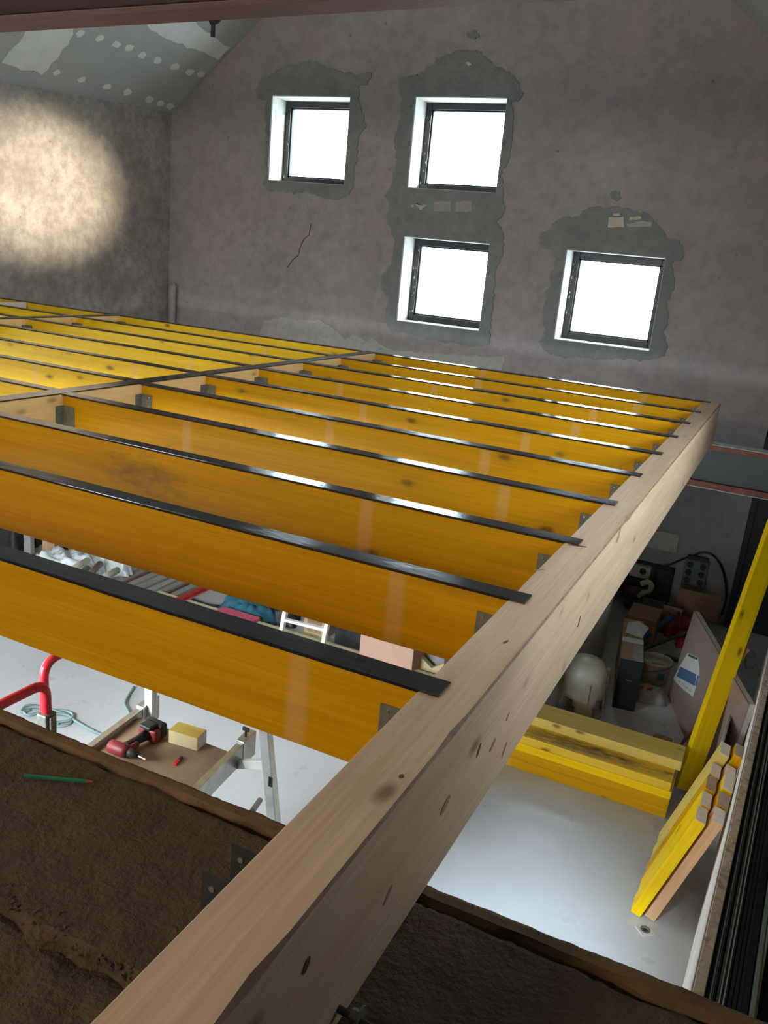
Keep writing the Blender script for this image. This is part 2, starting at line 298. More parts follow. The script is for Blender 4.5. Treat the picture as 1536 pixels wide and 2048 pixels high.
# ------------------------------------------------------------------ mesh helpers
class MB:
    def __init__(s): s.v = []; s.f = []
    def add(s, vs, fs):
        o = len(s.v); s.v += [Vector(p) for p in vs]; s.f += [tuple(i + o for i in f) for f in fs]; return s
    def box(s, lo, hi):
        x0, y0, z0 = lo; x1, y1, z1 = hi
        return s.add([(x0, y0, z0), (x1, y0, z0), (x1, y1, z0), (x0, y1, z0), (x0, y0, z1), (x1, y0, z1), (x1, y1, z1), (x0, y1, z1)],
                     [(0, 3, 2, 1), (4, 5, 6, 7), (0, 1, 5, 4), (1, 2, 6, 5), (2, 3, 7, 6), (3, 0, 4, 7)])
    def pbox(s, o, a, b, c):
        o, a, b, c = Vector(o), Vector(a), Vector(b), Vector(c)
        vs = [o, o + a, o + a + b, o + b, o + c, o + a + c, o + a + b + c, o + b + c]
        fs = [(0, 3, 2, 1), (4, 5, 6, 7), (0, 1, 5, 4), (1, 2, 6, 5), (2, 3, 7, 6), (3, 0, 4, 7)]
        if a.cross(b).dot(c) < 0: fs = [f[::-1] for f in fs]
        return s.add(vs, fs)
    def tube(s, path, r, n=8, caps=True):
        path = [Vector(p) for p in path]; rings = []; up = None
        for i, p in enumerate(path):
            t = (path[min(i + 1, len(path) - 1)] - path[max(i - 1, 0)]).normalized()
            if up is None:
                up = Vector((0, 0, 1)) if abs(t.z) < 0.9 else Vector((1, 0, 0))
            a = up - t * up.dot(t)
            if a.length < 1e-4: a = t.orthogonal()
            a.normalize(); up = a; b = t.cross(a)
            rr = r[i] if isinstance(r, (list, tuple)) else r
            rings.append([p + (a * math.cos(2 * math.pi * k / n) + b * math.sin(2 * math.pi * k / n)) * rr for k in range(n)])
        vs = [q for R_ in rings for q in R_]; fs = []
        for i in range(len(rings) - 1):
            for k in range(n):
                k2 = (k + 1) % n; fs.append((i * n + k, i * n + k2, (i + 1) * n + k2, (i + 1) * n + k))
        if caps: fs.append(tuple(range(n - 1, -1, -1))); fs.append(tuple((len(rings) - 1) * n + k for k in range(n)))
        return s.add(vs, fs)
    def lathe(s, prof, c=(0, 0, 0), n=24, skip=None):
        c = Vector(c); vs = [c + Vector((r * math.cos(2 * math.pi * k / n), r * math.sin(2 * math.pi * k / n), z)) for r, z in prof for k in range(n)]; fs = []
        for i in range(len(prof) - 1):
            for k in range(n):
                if skip and skip(i, k): continue
                k2 = (k + 1) % n; fs.append((i * n + k, i * n + k2, (i + 1) * n + k2, (i + 1) * n + k))
        return s.add(vs, fs)
    def plate(s, outer, holes, normal, thick):
        """polygon (3-D points in one plane) with holes, extruded by thick along normal"""
        normal = Vector(normal).normalized(); loops = [[Vector(p) for p in outer]] + [[Vector(p) for p in h] for h in holes]
        flat = [p for l in loops for p in l]; tris = tessellate_polygon(loops); n = len(flat); vs = flat + [p + normal * thick for p in flat]; fs = []
        for t in tris:
            a, b, c = (flat[i] for i in t); t = t if (b - a).cross(c - a).dot(normal) > 0 else t[::-1]
            fs.append(tuple(i + n for i in t)); fs.append(tuple(t[::-1]))
        o = 0
        for l in loops:
            m = len(l)
            for i in range(m): fs.append((o + i, o + (i + 1) % m, o + (i + 1) % m + n, o + i + n))
            o += m
        return s.add(vs, fs)
    def mesh(s, name):
        me = bpy.data.meshes.new(name); me.from_pydata([tuple(p) for p in s.v], [], s.f); me.update()
        bm = bmesh.new(); bm.from_mesh(me); bmesh.ops.recalc_face_normals(bm, faces=bm.faces); bm.to_mesh(me); bm.free(); return me
    def build(s, name, mat, parent=None, loc=None, bevel=0.0, smooth=False, segs=2):
        if loc is not None: s.v = [p - Vector(loc) for p in s.v]
        me = s.mesh(name); me.materials.append(M[mat] if isinstance(mat, str) else mat)
        o = bpy.data.objects.new(name, me); COL.objects.link(o)
        if parent: o.parent = parent
        if loc is not None: o.location = loc if parent is None else Vector(loc)
        if smooth:
            for p in me.polygons: p.use_smooth = True
        if bevel:
            b = o.modifiers.new('soft_edge', 'BEVEL'); b.width = bevel; b.segments = segs; b.limit_method = 'ANGLE'; b.angle_limit = math.radians(40)
        return o
def tag(o, label=None, cat=None, group=None, kind=None):
    if label: o['label'] = label
    if cat: o['category'] = cat
    if group: o['group'] = group
    if kind: o['kind'] = kind
    return o
def thing(name, loc, label, cat, group=None, rot=None):
    o = bpy.data.objects.new(name, None); COL.objects.link(o); o.location = loc; o.empty_display_size = 0.1
    if rot: o.rotation_euler = rot
    return tag(o, label, cat, group)
def copy_tree(o, parent=None):
    c = o.copy(); COL.objects.link(c)
    for k in ('label', 'group'):
        if k in c and parent is None: del c[k]
    if parent: c.parent = parent
    for ch in list(o.children): copy_tree(ch, c)
    return c
def bez(pts, n=8):
    """Catmull-Rom through points"""
    P = [Vector(p) for p in pts]; out = []
    for i in range(len(P) - 1):
        p0, p1, p2, p3 = P[max(i - 1, 0)], P[i], P[i + 1], P[min(i + 2, len(P) - 1)]
        for k in range(n):
            t = k / n
            out.append(0.5 * ((2 * p1) + (p2 - p0) * t + (2 * p0 - 5 * p1 + 4 * p2 - p3) * t * t + (3 * p1 - p0 - 3 * p2 + p3) * t ** 3))
    out.append(P[-1]); return out
def ragged(poly, amp, step, seed):
    """subdivide a 2-D outline and make it uneven"""
    r = random.Random(seed); out = []
    for i in range(len(poly)):
        a, b = Vector(poly[i]), Vector(poly[(i + 1) % len(poly)]); d = b - a; n = max(1, int(d.length / step)); nn = Vector((-d.y, d.x)).normalized() if d.length else Vector((0, 0))
        for k in range(n):
            out.append(a + d * (k / n) + nn * r.uniform(-amp, amp))
    return out

# ------------------------------------------------------------------ dimensions
ZF = -2.65; YW = 9.4; WT = 0.45; YN = -3.4
XL0, XR0 = -7.3, 0.98                         # side walls at the back wall
def xl(y): return XL0 + 0.07 * (y - YW)
def xr(y): return XR0 + 0.04 * (y - YW) + 0.12
EZ = 2.31; SLL = 0.81; SLR = 0.77; RIDX = -3.44; RIDZ = EZ + SLL * (RIDX - XL0)
def zroof_r(x): return RIDZ - SLR * (x - RIDX)
WIN = [(-5.80, -4.74, 1.572, 2.522), (-3.92, -2.855, 1.584, 2.534), (-3.90, -2.855, 0.10, 1.058), (-1.987, -0.956, 0.118, 1.065)]
ZT = -0.302                                   # top of the cross wall, underside of the edge beam

# ------------------------------------------------------------------ setting: floor, walls, roof
tag(MB().box((-9.5, YN - 0.6, ZF - 0.25), (2.2, YW + WT, ZF)).build('floor', 'floor'), 'pale grey concrete screed floor of the ground storey', kind='structure')

wb = MB(); xs = sorted({-9.0, 2.2} | {q for wn in WIN for q in wn[:2]}); zs = sorted({ZF - 0.2, 6.2} | {q for wn in WIN for q in wn[2:]})
for i in range(len(xs) - 1):
    for j in range(len(zs) - 1):
        cx, cz = (xs[i] + xs[i + 1]) / 2, (zs[j] + zs[j + 1]) / 2
        if any(a < cx < b and c < cz < d for a, b, c, d in WIN): continue
        wb.box((xs[i], YW, zs[j]), (xs[i + 1], YW + WT, zs[j + 1]))
wall_back = tag(wb.build('wall_back', 'wall_back'), 'tall gable wall of mottled purple-grey plaster with four windows', kind='structure')

a0, a1 = YN, YW
LWY, LWZ = (1.2, 4.6), (ZF, -0.3)             # opening added to brighten the ground floor, outside the frame
wl = MB(); ys = [YN, LWY[0], LWY[1], YW]; zs = [ZF - 0.1, LWZ[0], LWZ[1], EZ + 0.5]
for i in range(3):
    for j in range(3):
        if i == 1 and j == 1: continue
        ya, yb = ys[i], ys[i + 1]; q = 0.4
        wl.add([(xl(ya), ya, zs[j]), (xl(yb), yb, zs[j]), (xl(yb), yb, zs[j + 1]), (xl(ya), ya, zs[j + 1]), (xl(ya) - q, ya, zs[j]), (xl(yb) - q, yb, zs[j]), (xl(yb) - q, yb, zs[j + 1]), (xl(ya) - q, ya, zs[j + 1])],
               [(0, 1, 2, 3), (7, 6, 5, 4), (0, 4, 5, 1), (3, 2, 6, 7), (0, 3, 7, 4), (1, 5, 6, 2)])
tag(wl.build('wall_left', 'wall_side'), 'left wall of trowelled beige plaster', kind='structure')
portal('left_opening_portal', (xl(3.2) - 0.55, (LWY[0] + LWY[1]) / 2, (LWZ[0] + LWZ[1]) / 2), (1, 0, 0), LWZ[1] - LWZ[0], LWY[1] - LWY[0])
RWY, RWZ = (1.9, 5.4), (0.18, 0.84)            # high strip window in the right wall, outside the frame
wr = MB(); zr = 2.1; ys = [YN, RWY[0], RWY[1], YW]; zs = [ZF, RWZ[0], RWZ[1], zr]
for i in range(3):
    for j in range(3):
        if i == 1 and j == 1: continue
        ya, yb = ys[i], ys[i + 1]
        wr.add([(xr(ya), ya, zs[j]), (xr(yb), yb, zs[j]), (xr(yb), yb, zs[j + 1]), (xr(ya), ya, zs[j + 1]), (xr(ya) + 0.4, ya, zs[j]), (xr(yb) + 0.4, yb, zs[j]), (xr(yb) + 0.4, yb, zs[j + 1]), (xr(ya) + 0.4, ya, zs[j + 1])],
               [(3, 2, 1, 0), (4, 5, 6, 7), (1, 5, 4, 0), (7, 6, 2, 3), (4, 7, 3, 0), (2, 6, 5, 1)])
tag(wr.build('wall_right', 'dark_wall'), 'dark right wall behind the leaning boards', kind='structure')
portal('strip_window_portal', (xr(3.65) + 0.45, (RWY[0] + RWY[1]) / 2, (RWZ[0] + RWZ[1]) / 2), (-1, 0, 0), RWZ[1] - RWZ[0], RWY[1] - RWY[0])
# unseen wall added outside to keep the low sun off the strip window
tag(MB().box((7.0, 4.3, ZF - 0.3), (7.6, 8.8, 3.3)).build('wall_sun_screen', 'filler'), 'plain unseen wall added outside to block the low sun', kind='structure')
# near gable of the loft, out of view behind the camera
FW = [(-5.4, -4.3, 0.4, 2.0), (-2.6, -1.9, 0.4, 2.0)]
wf = MB(); xs = sorted({-9, 2.2} | {q for h in FW for q in h[:2]}); zs = [-0.6, 0.4, 2.0, 6.2]
for i in range(len(xs) - 1):
    for j in range(3):
        cx, cz = (xs[i] + xs[i + 1]) / 2, (zs[j] + zs[j + 1]) / 2
        if any(a < cx < b and c < cz < d for a, b, c, d in FW): continue
        wf.box((xs[i], YN - 0.3, zs[j]), (xs[i + 1], YN, zs[j + 1]))
tag(wf.build('wall_front', 'wall_side'), 'near gable wall of the loft with two windows', kind='structure')
for (x0, x1, z0, z1) in FW: portal('loft_window_portal', ((x0 + x1) / 2, YN - 0.32, (z0 + z1) / 2), (0, 1, 0), x1 - x0, z1 - z0)
# roof slopes with added skylight openings (a grid of boxes along the slope, cells left open)
def slope(name, xa, za, xb, zb, holes, mat, label):
    mb = MB(); d = Vector((xb - xa, 0, zb - za)); Ls = d.length; d.normalize(); up = Vector((0, 1, 0)).cross(d); up = up if up.z > 0 else -up
    ys = sorted({YN - 0.3, YW + WT} | {q for h in holes for q in h[:2]}); ss = sorted({-0.5, Ls + 0.0} | {q for h in holes for q in h[2:]})
    for i in range(len(ys) - 1):
        for j in range(len(ss) - 1):
            cy, cs = (ys[i] + ys[i + 1]) / 2, (ss[j] + ss[j + 1]) / 2
            if any(a < cy < b and c < cs < e for a, b, c, e in holes): continue
            mb.pbox(Vector((xa, ys[i], za)) + d * ss[j], Vector((0, ys[i + 1] - ys[i], 0)), d * (ss[j + 1] - ss[j]), up * 0.22)
    o = mb.build(name, mat); tag(o, label, kind='structure')
    for (a, b, c, e) in holes:
        portal('skylight_portal', Vector((xa, (a + b) / 2, za)) + d * ((c + e) / 2) + up * 0.23, -up, e - c, b - a)
    return o, d, up
HOLE_L = [(2.4, 3.7, 2.4, 3.3)]  # unseen skylight added for ambient daylight
xrr = xr(YW) + 0.05
HOLE_R = []
ceil_l, DL, UL = slope('ceiling', XL0, EZ, RIDX, RIDZ, HOLE_L, 'board_grey', 'left roof slope lined with grey plasterboard')
ceil_r, DR, UR = slope('ceiling', xrr, zroof_r(xrr), RIDX, RIDZ, HOLE_R, 'board_grey', 'right roof slope lined with grey plasterboard')

# gable window portals
for (x0, x1, z0, z1) in WIN:
    portal('window_portal', ((x0 + x1) / 2, YW + WT + 0.01, (z0 + z1) / 2), (0, -1, 0), x1 - x0, z1 - z0)

# cross wall under the camera: the storey below opens to daylight through a wide glazed opening
OPEN = [(-5.2, -2.3, -0.55), (-0.35, 0.95, -0.75)]       # two glazed doors of the ground storey, below and behind the viewpoint
wn = MB(); e_ = [-9] + [q for o_ in OPEN for q in o_[:2]] + [2.2]
for i in range(0, len(e_), 2): wn.box((e_[i], 0.55, ZF), (e_[i + 1], 1.0, ZT - 0.08))
for (p_, q_, z_) in OPEN:
    wn.box((p_, 0.55, z_), (q_, 1.0, ZT - 0.08))
wall_near = tag(wn.build('wall_near', 'earth'), 'thick rough brown wall below the viewpoint', kind='structure')
for (p_, q_, z_) in OPEN: portal('door_portal', ((p_ + q_) / 2, 0.5, (ZF + z_) / 2), (0, 1, 0), q_ - p_, z_ - ZF)
# unseen wall added below the mezzanine to keep light off the storage corner
tag(MB().box((-1.32, 5.1, ZF), (-1.22, YW, -0.66)).build('wall_light_screen', 'dark_wall'), 'unseen short wall added under the mezzanine to shade the storage corner', kind='structure')

# rough wall top: gridded slabs
def rough_slab(name, x0, x1, y0, y1, z, t, mat, seed, amp=0.006, nx=420, ny=40, edge=0.008, parent=None, front_edge=True):
    mb = MB(); vs = []; fs = []
    for j in range(ny + 1):
        for i in range(nx + 1):
            x = x0 + (x1 - x0) * i / nx; y = y0 + (y1 - y0) * j / ny
            h = noise.fractal(Vector((x * 9 + seed, y * 9, 0)), 1, 2, 5) * amp + noise.noise(Vector((x * 2.2 + seed, y * 2.2, 3))) * amp * 1.5
            dy = 0
            if j == ny: dy = noise.noise(Vector((x * 30, seed, 1))) * edge * 0.5 + noise.noise(Vector((x * 75, seed, 5))) * edge * 0.6 + noise.noise(Vector((x * 3, seed, 9))) * edge * 0.4; h -= 0.004
            if j == 0: dy = noise.noise(Vector((x * 14, seed, 21))) * edge * 3 + noise.noise(Vector((x * 5, seed, 29))) * edge * 4; h -= 0.012
            vs.append((x, y + dy, z + h))
    for j in range(ny):
        for i in range(nx): a = j * (nx + 1) + i; fs.append((a, a + 1, a + nx + 2, a + nx + 1))
    n = len(vs)
    loop = [i for i in range(nx + 1)] + [(j) * (nx + 1) + nx for j in range(1, ny + 1)] + [ny * (nx + 1) + i for i in range(nx - 1, -1, -1)] + [j * (nx + 1) for j in range(ny - 1, 0, -1)]
    for i in loop: vs.append((vs[i][0], vs[i][1], z - t))
    m = len(loop)
    for k in range(m): fs.append((loop[k], loop[(k + 1) % m], n + (k + 1) % m, n + k))
    mb.add(vs, fs); return mb.build(name, mat, parent, smooth=False)
xa, xb = -3.2, 2.0
rough_slab('wall_cap', xa, xb, 0.845, 1.236, ZT - 0.004, 0.08, 'earth', 3.1, parent=wall_near)
rough_slab('wall_lip', xa, xb, 1.252, 1.292, ZT - 0.004, 0.30, 'earth_lip', 8.4, amp=0.0025, ny=4, edge=0.0045, parent=wall_near)
rough_slab('wall_ledge', xa, xb, 0.15, 0.86, ZT - 0.035, 0.1, 'earth', 5.7, amp=0.012, parent=wall_near)
MB().box((-9, YN, -0.62), (2.2, 0.55, ZT - 0.1)).build('loft_floor', 'earth', wall_near)
MB().box((-9, 0.99, -0.62), (xa, 1.27, ZT - 0.06)).build('wall_shoulder', 'earth', wall_near)
MB().box((xa, 0.99, -0.62), (2.2, 1.262, ZT - 0.09)).build('wall_core', 'earth', wall_near)
# crumbs of mortar along the rough groove
cr = MB()
for k in range(130):
    x = rnd.uniform(-0.75, -0.25); y = 0.86 + rnd.gauss(0, 0.016) - 0.03 * (x + 0.6); s_ = rnd.uniform(0.003, 0.009); c = Vector((x, y, ZT - 0.012 + rnd.uniform(0, 0.01)))
    pts = [c + Vector((rnd.uniform(-1, 1), rnd.uniform(-1, 1), rnd.uniform(-.6, 1))).normalized() * s_ for _ in range(4)]
    cr.add(pts, [(0, 1, 2), (0, 2, 3), (0, 3, 1), (1, 3, 2)])
tag(cr.build('mortar_crumbs', 'earth', wall_near), kind='stuff')

# ------------------------------------------------------------------ windows
for k, (x0, x1, z0, z1) in enumerate(WIN):
    o = thing('window_%d' % (k + 1), ((x0 + x1) / 2, YW + 0.3, z0), ['upper left square window with black frame', 'upper middle square window with black frame', 'lower middle square window with black frame', 'lower right square window with black frame'][k], None)
    o['kind'] = 'structure'; L0 = Vector(o.location); t = 0.075; ya, yb = YW + 0.30, YW + 0.37
    fr = MB(); fr.box((x0, ya, z0), (x0 + t, yb, z1)); fr.box((x1 - t, ya, z0), (x1, yb, z1)); fr.box((x0 + t, ya, z0), (x1 - t, yb, z0 + t)); fr.box((x0 + t, ya, z1 - t), (x1 - t, yb, z1))
    fr.v = [p - L0 for p in fr.v]; fr.build('frame', 'black_frame', o, bevel=0.006)
    bd = MB(); q = 0.018
    bd.box((x0 + t, ya + 0.02, z0 + t), (x0 + t + q, yb, z1 - t)); bd.box((x1 - t - q, ya + 0.02, z0 + t), (x1 - t, yb, z1 - t)); bd.box((x0 + t, ya + 0.02, z0 + t), (x1 - t, yb, z0 + t + q)); bd.box((x0 + t, ya + 0.02, z1 - t - q), (x1 - t, yb, z1 - t))
    bd.v = [p - L0 for p in bd.v]; bd.build('glazing_bead', 'black_frame', o)
    pn = MB(); pn.box((x0 + t, ya + 0.04, z0 + t), (x1 - t, ya + 0.046, z1 - t)); pn.v = [p - L0 for p in pn.v]; pn.build('pane', 'glass', o)
    rv = MB(); e = 0.006
    rv.box((x0, YW + 0.001, z0), (x0 + e, ya, z1)); rv.box((x1 - e, YW + 0.001, z0), (x1, ya, z1)); rv.box((x0 + e, YW + 0.001, z1 - e), (x1 - e, ya, z1)); rv.box((x0 + e, YW + 0.001, z0), (x1 - e, ya, z0 + e))
    rv.v = [p - L0 for p in rv.v]; rv.build('reveal', 'reveal', o)
    fl = MB()                                    # scraps of film and plaster left on the frame
    for _ in range(16):
        side = rnd.choice((0, 1)); zz = rnd.uniform(z0 + 0.05, z1 - 0.1); xx = (x0 + rnd.uniform(0.01, 0.06)) if side == 0 else (x1 - rnd.uniform(0.01, 0.06)); s_ = rnd.uniform(0.006, 0.018)
        fl.add([(xx, ya - 0.003, zz), (xx + s_, ya - 0.006, zz + s_ * rnd.uniform(-1, 1)), (xx + s_ * 0.6, ya - 0.003, zz + s_ * 2)], [(0, 1, 2)])
    fl.v = [p - L0 for p in fl.v]; tag(fl.build('film_scraps', 'white_bag', o), kind='stuff')

# cement render round the openings
def pxwall(pts, sc, ox, oy, amp, step, seed, y=YW):
    P = [ony(ox + a / sc, oy + b / sc, y) for a, b in pts]
    R2 = ragged([(p.x, p.z) for p in P], amp, step, seed)
    return [Vector((p.x, y, p.y)) for p in R2]
def hole(wn): x0, x1, z0, z1 = wn; return [Vector((x0, YW, z0)), Vector((x1, YW, z0)), Vector((x1, YW, z1)), Vector((x0, YW, z1))]
W4P = [(200, 345), (270, 265), (340, 245), (470, 230), (510, 170), (660, 150), (860, 155), (960, 180), (1090, 215), (1130, 290), (1215, 350), (1250, 430), (1360, 460), (1395, 510), (1390, 600), (1290, 640), (1315, 810), (1280, 960), (1230, 980), (1265, 1080), (1250, 1180), (1200, 1240), (1250, 1350), (1220, 1450), (1090, 1500), (980, 1495), (760, 1480), (620, 1500), (480, 1460), (330, 1470), (220, 1450), (110, 1330), (170, 1280), (165, 1080), (185, 900), (230, 850), (220, 740), (260, 700), (265, 600), (240, 520), (140, 500), (130, 420), (150, 370)]
W23P = [(285, 205), (380, 205), (440, 255), (530, 310), (555, 370), (550, 395), (510, 410), (520, 520), (500, 650), (470, 690), (480, 780), (485, 840), (450, 890), (475, 920), (480, 1000), (450, 1080), (440, 1180), (430, 1290), (420, 1380), (370, 1385), (290, 1375), (200, 1360), (100, 1335), (30, 1320), (0, 1290), (10, 1240), (20, 1190), (-10, 1160), (-5, 1100), (30, 1060), (45, 960), (10, 880), (20, 820), (0, 780), (30, 740), (50, 640), (40, 560), (60, 500), (75, 400), (55, 350), (70, 325), (150, 295), (210, 250)]
W1P = [(430, 170), (650, 120), (720, 130), (860, 200), (1000, 240), (1190, 270), (1340, 250), (1330, 310), (1290, 360), (1190, 400), (1200, 560), (1250, 720), (1280, 850), (1230, 900), (1180, 1000), (1190, 1150), (1150, 1300), (1140, 1480), (1090, 1580), (940, 1640), (760, 1610), (640, 1560), (450, 1570), (350, 1545), (220, 1560), (150, 1480), (190, 1350), (170, 1180), (180, 900), (170, 700), (190, 560), (90, 540), (60, 430), (100, 350), (240, 260)]
for pts, sc, ox, oy, hs, sd in ((W4P, 4.389, 1050, 380, [3], 4), (W23P, 2.0, 768, 0, [1, 2], 5), (W1P, 5.486, 500, 100, [0], 6)):
    mb = MB(); mb.plate(pxwall(pts, sc, ox, oy, 0.014, 0.03, sd), [hole(WIN[h]) for h in hs], (0, -1, 0), 0.012)
    mb.build('cement_patch', 'cement', wall_back, bevel=0.004, segs=1)
# thin ragged lip of broken plaster (a darker recess) over the patches and stones showing through
for pts, sc, ox, oy, mt, th in (
        ([(740, 240), (870, 235), (875, 330), (730, 328)], 4.389, 1050, 380, 'stone', 0.022),
        ([(925, 230), (1020, 235), (1022, 262), (918, 268)], 4.389, 1050, 380, 'stone', 0.02),
        ([(890, 300), (1010, 272), (1120, 285), (1110, 322), (900, 330)], 4.389, 1050, 380, 'pale_plaster', 0.02),
        ([(770, 205), (830, 200), (840, 225), (775, 228)], 4.389, 1050, 380, 'stone', 0.02),
        ([(395, 140), (425, 138), (420, 175), (400, 172)], 4.8, 740, 380, 'stone', 0.02),
        ([(445, 138), (520, 132), (545, 150), (490, 198)], 4.8, 740, 380, 'stone', 0.02),
        ([(610, 112), (780, 105), (785, 212), (615, 205)], 4.8, 740, 380, 'wall_back', 0.018),
        ([(830, 110), (985, 112), (980, 210), (825, 212)], 4.8, 740, 380, 'wall_back', 0.018),
        ([(865, 290), (905, 285), (925, 315), (890, 330)], 4.518, 740, 60, 'stone', 0.02)):
    mb = MB(); mb.plate(pxwall(pts, sc, ox, oy, 0.006, 0.03, len(pts) + int(pts[0][0])), [], (0, -1, 0), th); mb.build('stone', mt, wall_back, bevel=0.008)
pp = [(520, 665), (530, 641), (560, 635), (600, 640), (640, 640), (665, 655), (690, 680), (705, 670), (720, 672), (735, 682), (745, 675), (765, 690), (790, 702), (1010, 715), (1000, 760), (640, 760), (520, 730)]
MB().plate(pxwall(pp, 1, 0, 0, 0.012, 0.04, 3), [], (0, -1, 0), 0.008).build('plaster_patch', 'pale_plaster', wall_back, bevel=0.003, segs=1)
# dark broken edges of plaster above the patches
for pts, sc, ox, oy in (([(1240, 420), (1300, 428), (1365, 440), (1362, 468), (1310, 455), (1250, 436)], 4.389, 1050, 380),
                        ([(770, 10), (830, 20), (850, 70), (800, 95), (740, 50)], 4.389, 1050, 380),
                        ([(255, 460), (330, 430), (440, 400), (430, 425), (340, 465), (265, 490)], 4.518, 740, 60),
                        ([(600, 260), (720, 250), (800, 190), (960, 200), (1000, 240), (820, 250), (700, 275), (610, 310)], 4.518, 740, 60),
                        ([(880, 20), (960, 10), (990, 60), (930, 85), (890, 60)], 4.518, 740, 60),
                        ([(1080, 350), (1180, 350), (1130, 365)], 4.518, 740, 60)):
    MB().plate(pxwall(pts, sc, ox, oy, 0.012, 0.02, int(pts[0][0])), [], (0, -1, 0), 0.016).build('broken_plaster', 'cement', wall_back)
cp = [ony(u, v, YW - 0.002) for u, v in ((622, 448), (618, 470), (608, 478), (600, 495), (597, 510), (585, 520), (575, 535))]
MB().tube(cp, 0.0045, 4).build('crack', 'dark_wall', wall_back)

# plinth and conduit in the back corner
tag(MB().box((-7.3, YW - 0.05, ZF), (1.0, YW, ZF + 0.10)).build('baseboard_back', 'cement', bevel=0.01), 'low grey plinth at the foot of the gable wall', kind='structure')
co = thing('conduit', (-7.16, YW - 0.085, ZF), 'grey plastered conduit rising in the back left corner behind the yellow joists', 'conduit')
cb = MB().tube([(0, 0, 0), (0, 0, 2.65 + 0.05), (0.0, 0.0, 2.65 + 0.16), (0.02, 0.02, 2.65 + 0.20)], 0.045, 10); cb.build('pipe', 'wall_back', co, smooth=True)
MB().box((-0.07, -0.01, 0.3), (0.07, 0.03, 0.34)).build('clip', 'galv', co)

# ------------------------------------------------------------------ ceiling boards and filler on the left slope
NL = -UL; PL = Vector((XL0, 0, EZ)) + NL * 0.0
def onceil(u, v, lift=0.0): return onp(u, v, PL + NL * lift, NL)
def slope_s(p): return (p - Vector((XL0, p.y, EZ))).dot(DL)
q1 = onceil(240 / 2.56, 270 / 2.56); q2 = onceil(960 / 2.56, 200 / 2.56); yj, sj = q1.y, slope_s(q2)
ydiv = [yj - 2.5, yj, YW - 0.004]; sdiv = [0.004, sj, sj + 1.2, sj + 2.4]
for i in range(2):
    for j in range(3):
        mb = MB(); g = 0.003
        mb.pbox(Vector((XL0, ydiv[i] + g, EZ)) + DL * (sdiv[j] + g) + NL * 0.0005, Vector((0, ydiv[i + 1] - ydiv[i] - 2 * g, 0)), DL * (sdiv[j + 1] - sdiv[j] - 2 * g), NL * 0.0125)
        if sdiv[j] > 3.5: continue
        mb.build('plasterboard', 'board_grey', ceil_l, bevel=0.002, segs=1)
def ceil_patch(name, pts, sc, amp, step, seed):
    P = [onceil(a / sc, b / sc, 0.013) for a, b in pts]
    loc = [((p.y), slope_s(p)) for p in P]
    R2 = ragged(loc, amp, step, seed)
    W_ = [Vector((XL0, p.x, EZ)) + DL * p.y + NL * 0.013 for p in R2]
    MB().plate(W_, [], NL, 0.002).build(name, 'filler', ceil_l)
ceil_patch('joint_filler', [(150, 120), (395, 120), (345, 230), (290, 300), (215, 378), (160, 365), (60, 340), (0, 315), (30, 280), (95, 215)], 2.56, 0.02, 0.06, 1)
ceil_patch('joint_filler', [(750, 120), (1000, 110), (1060, 170), (1180, 240), (1120, 303), (1060, 280), (1000, 255), (930, 225), (860, 195), (800, 165)], 2.56, 0.02, 0.06, 2)
for k, (a, b) in enumerate([(510, 197), (597, 227), (662, 245), (730, 282), (808, 310), (895, 340), (972, 370), (1028, 380), (290, 372), (418, 408), (548, 444), (650, 472), (765, 510), (822, 530), (872, 543), (410, 172)]):
    r = random.Random(k); pts = [(a + (20 + r.uniform(-5, 6)) * math.cos(t) + (8 * math.sin(t)), b + (13 + r.uniform(-4, 5)) * math.sin(t) - 9 * math.cos(t)) for t in [i * math.pi / 5 for i in range(10)]]
    ceil_patch('screw_filler', pts, 2.56, 0.004, 0.05, k)

# ------------------------------------------------------------------ tie beam across the roof space
tb = thing('tie_beam', (-2.2, 4.5, 2.0), 'dark red-brown tie beam crossing the top of the room', 'beam')
pA = ony(0, 66, 4.5); pB = ony(1100, 4, 4.5); dx = (pB - pA) / (pB.x - pA.x)
def tieb(x): return pA + dx * (x - pA.x)
x0, x1 = xl(4.5) + 0.02, 0.86
def tie_box(dy0, dy1, dz0, dz1, mat, name):
    a, b = tieb(x0), tieb(x1); mb = MB(); off = Vector(tb.location)
    mb.pbox(a + Vector((0, dy0, dz0)) - off, b - a, Vector((0, dy1 - dy0, 0)), Vector((0, 0, dz1 - dz0))); return mb.build(name, mat, tb, bevel=0.008)
tie_box(-0.22, 0.0, 0.035, 0.32, 'tie', 'upper_timber')
tie_box(-0.235, 0.0, 0.0, 0.033, 'tie_lit', 'lit_underside')  # strip carries the painted bounce light of the underside
hk = thing('metal_hook', ony(425, 40, 4.5), 'small black strap hook hanging from the dark tie beam', 'hook')
h0 = Vector(hk.location)
mb = MB(); P = [ony(u, v, 4.5 + 0.004) - h0 for u, v in ((414, 33), (442, 38), (437, 46), (428, 50), (420, 49))]; mb.plate(P, [], (0, 1, 0), 0.006); mb.build('head_plate', 'black', hk)
mb = MB(); P = [ony(u, v, 4.5 + 0.006) - h0 for u, v in ((422, 46), (429, 47), (428, 74), (421, 73))]; mb.plate(P, [], (0, 1, 0), 0.01); mb.build('stem', 'black', hk)
MB().pbox(Vector((-0.03, -0.2, 0.0)), Vector((0.05, 0, 0)), Vector((0, 0.2, 0)), Vector((0, 0, 0.004))).build('strap', 'black', hk)

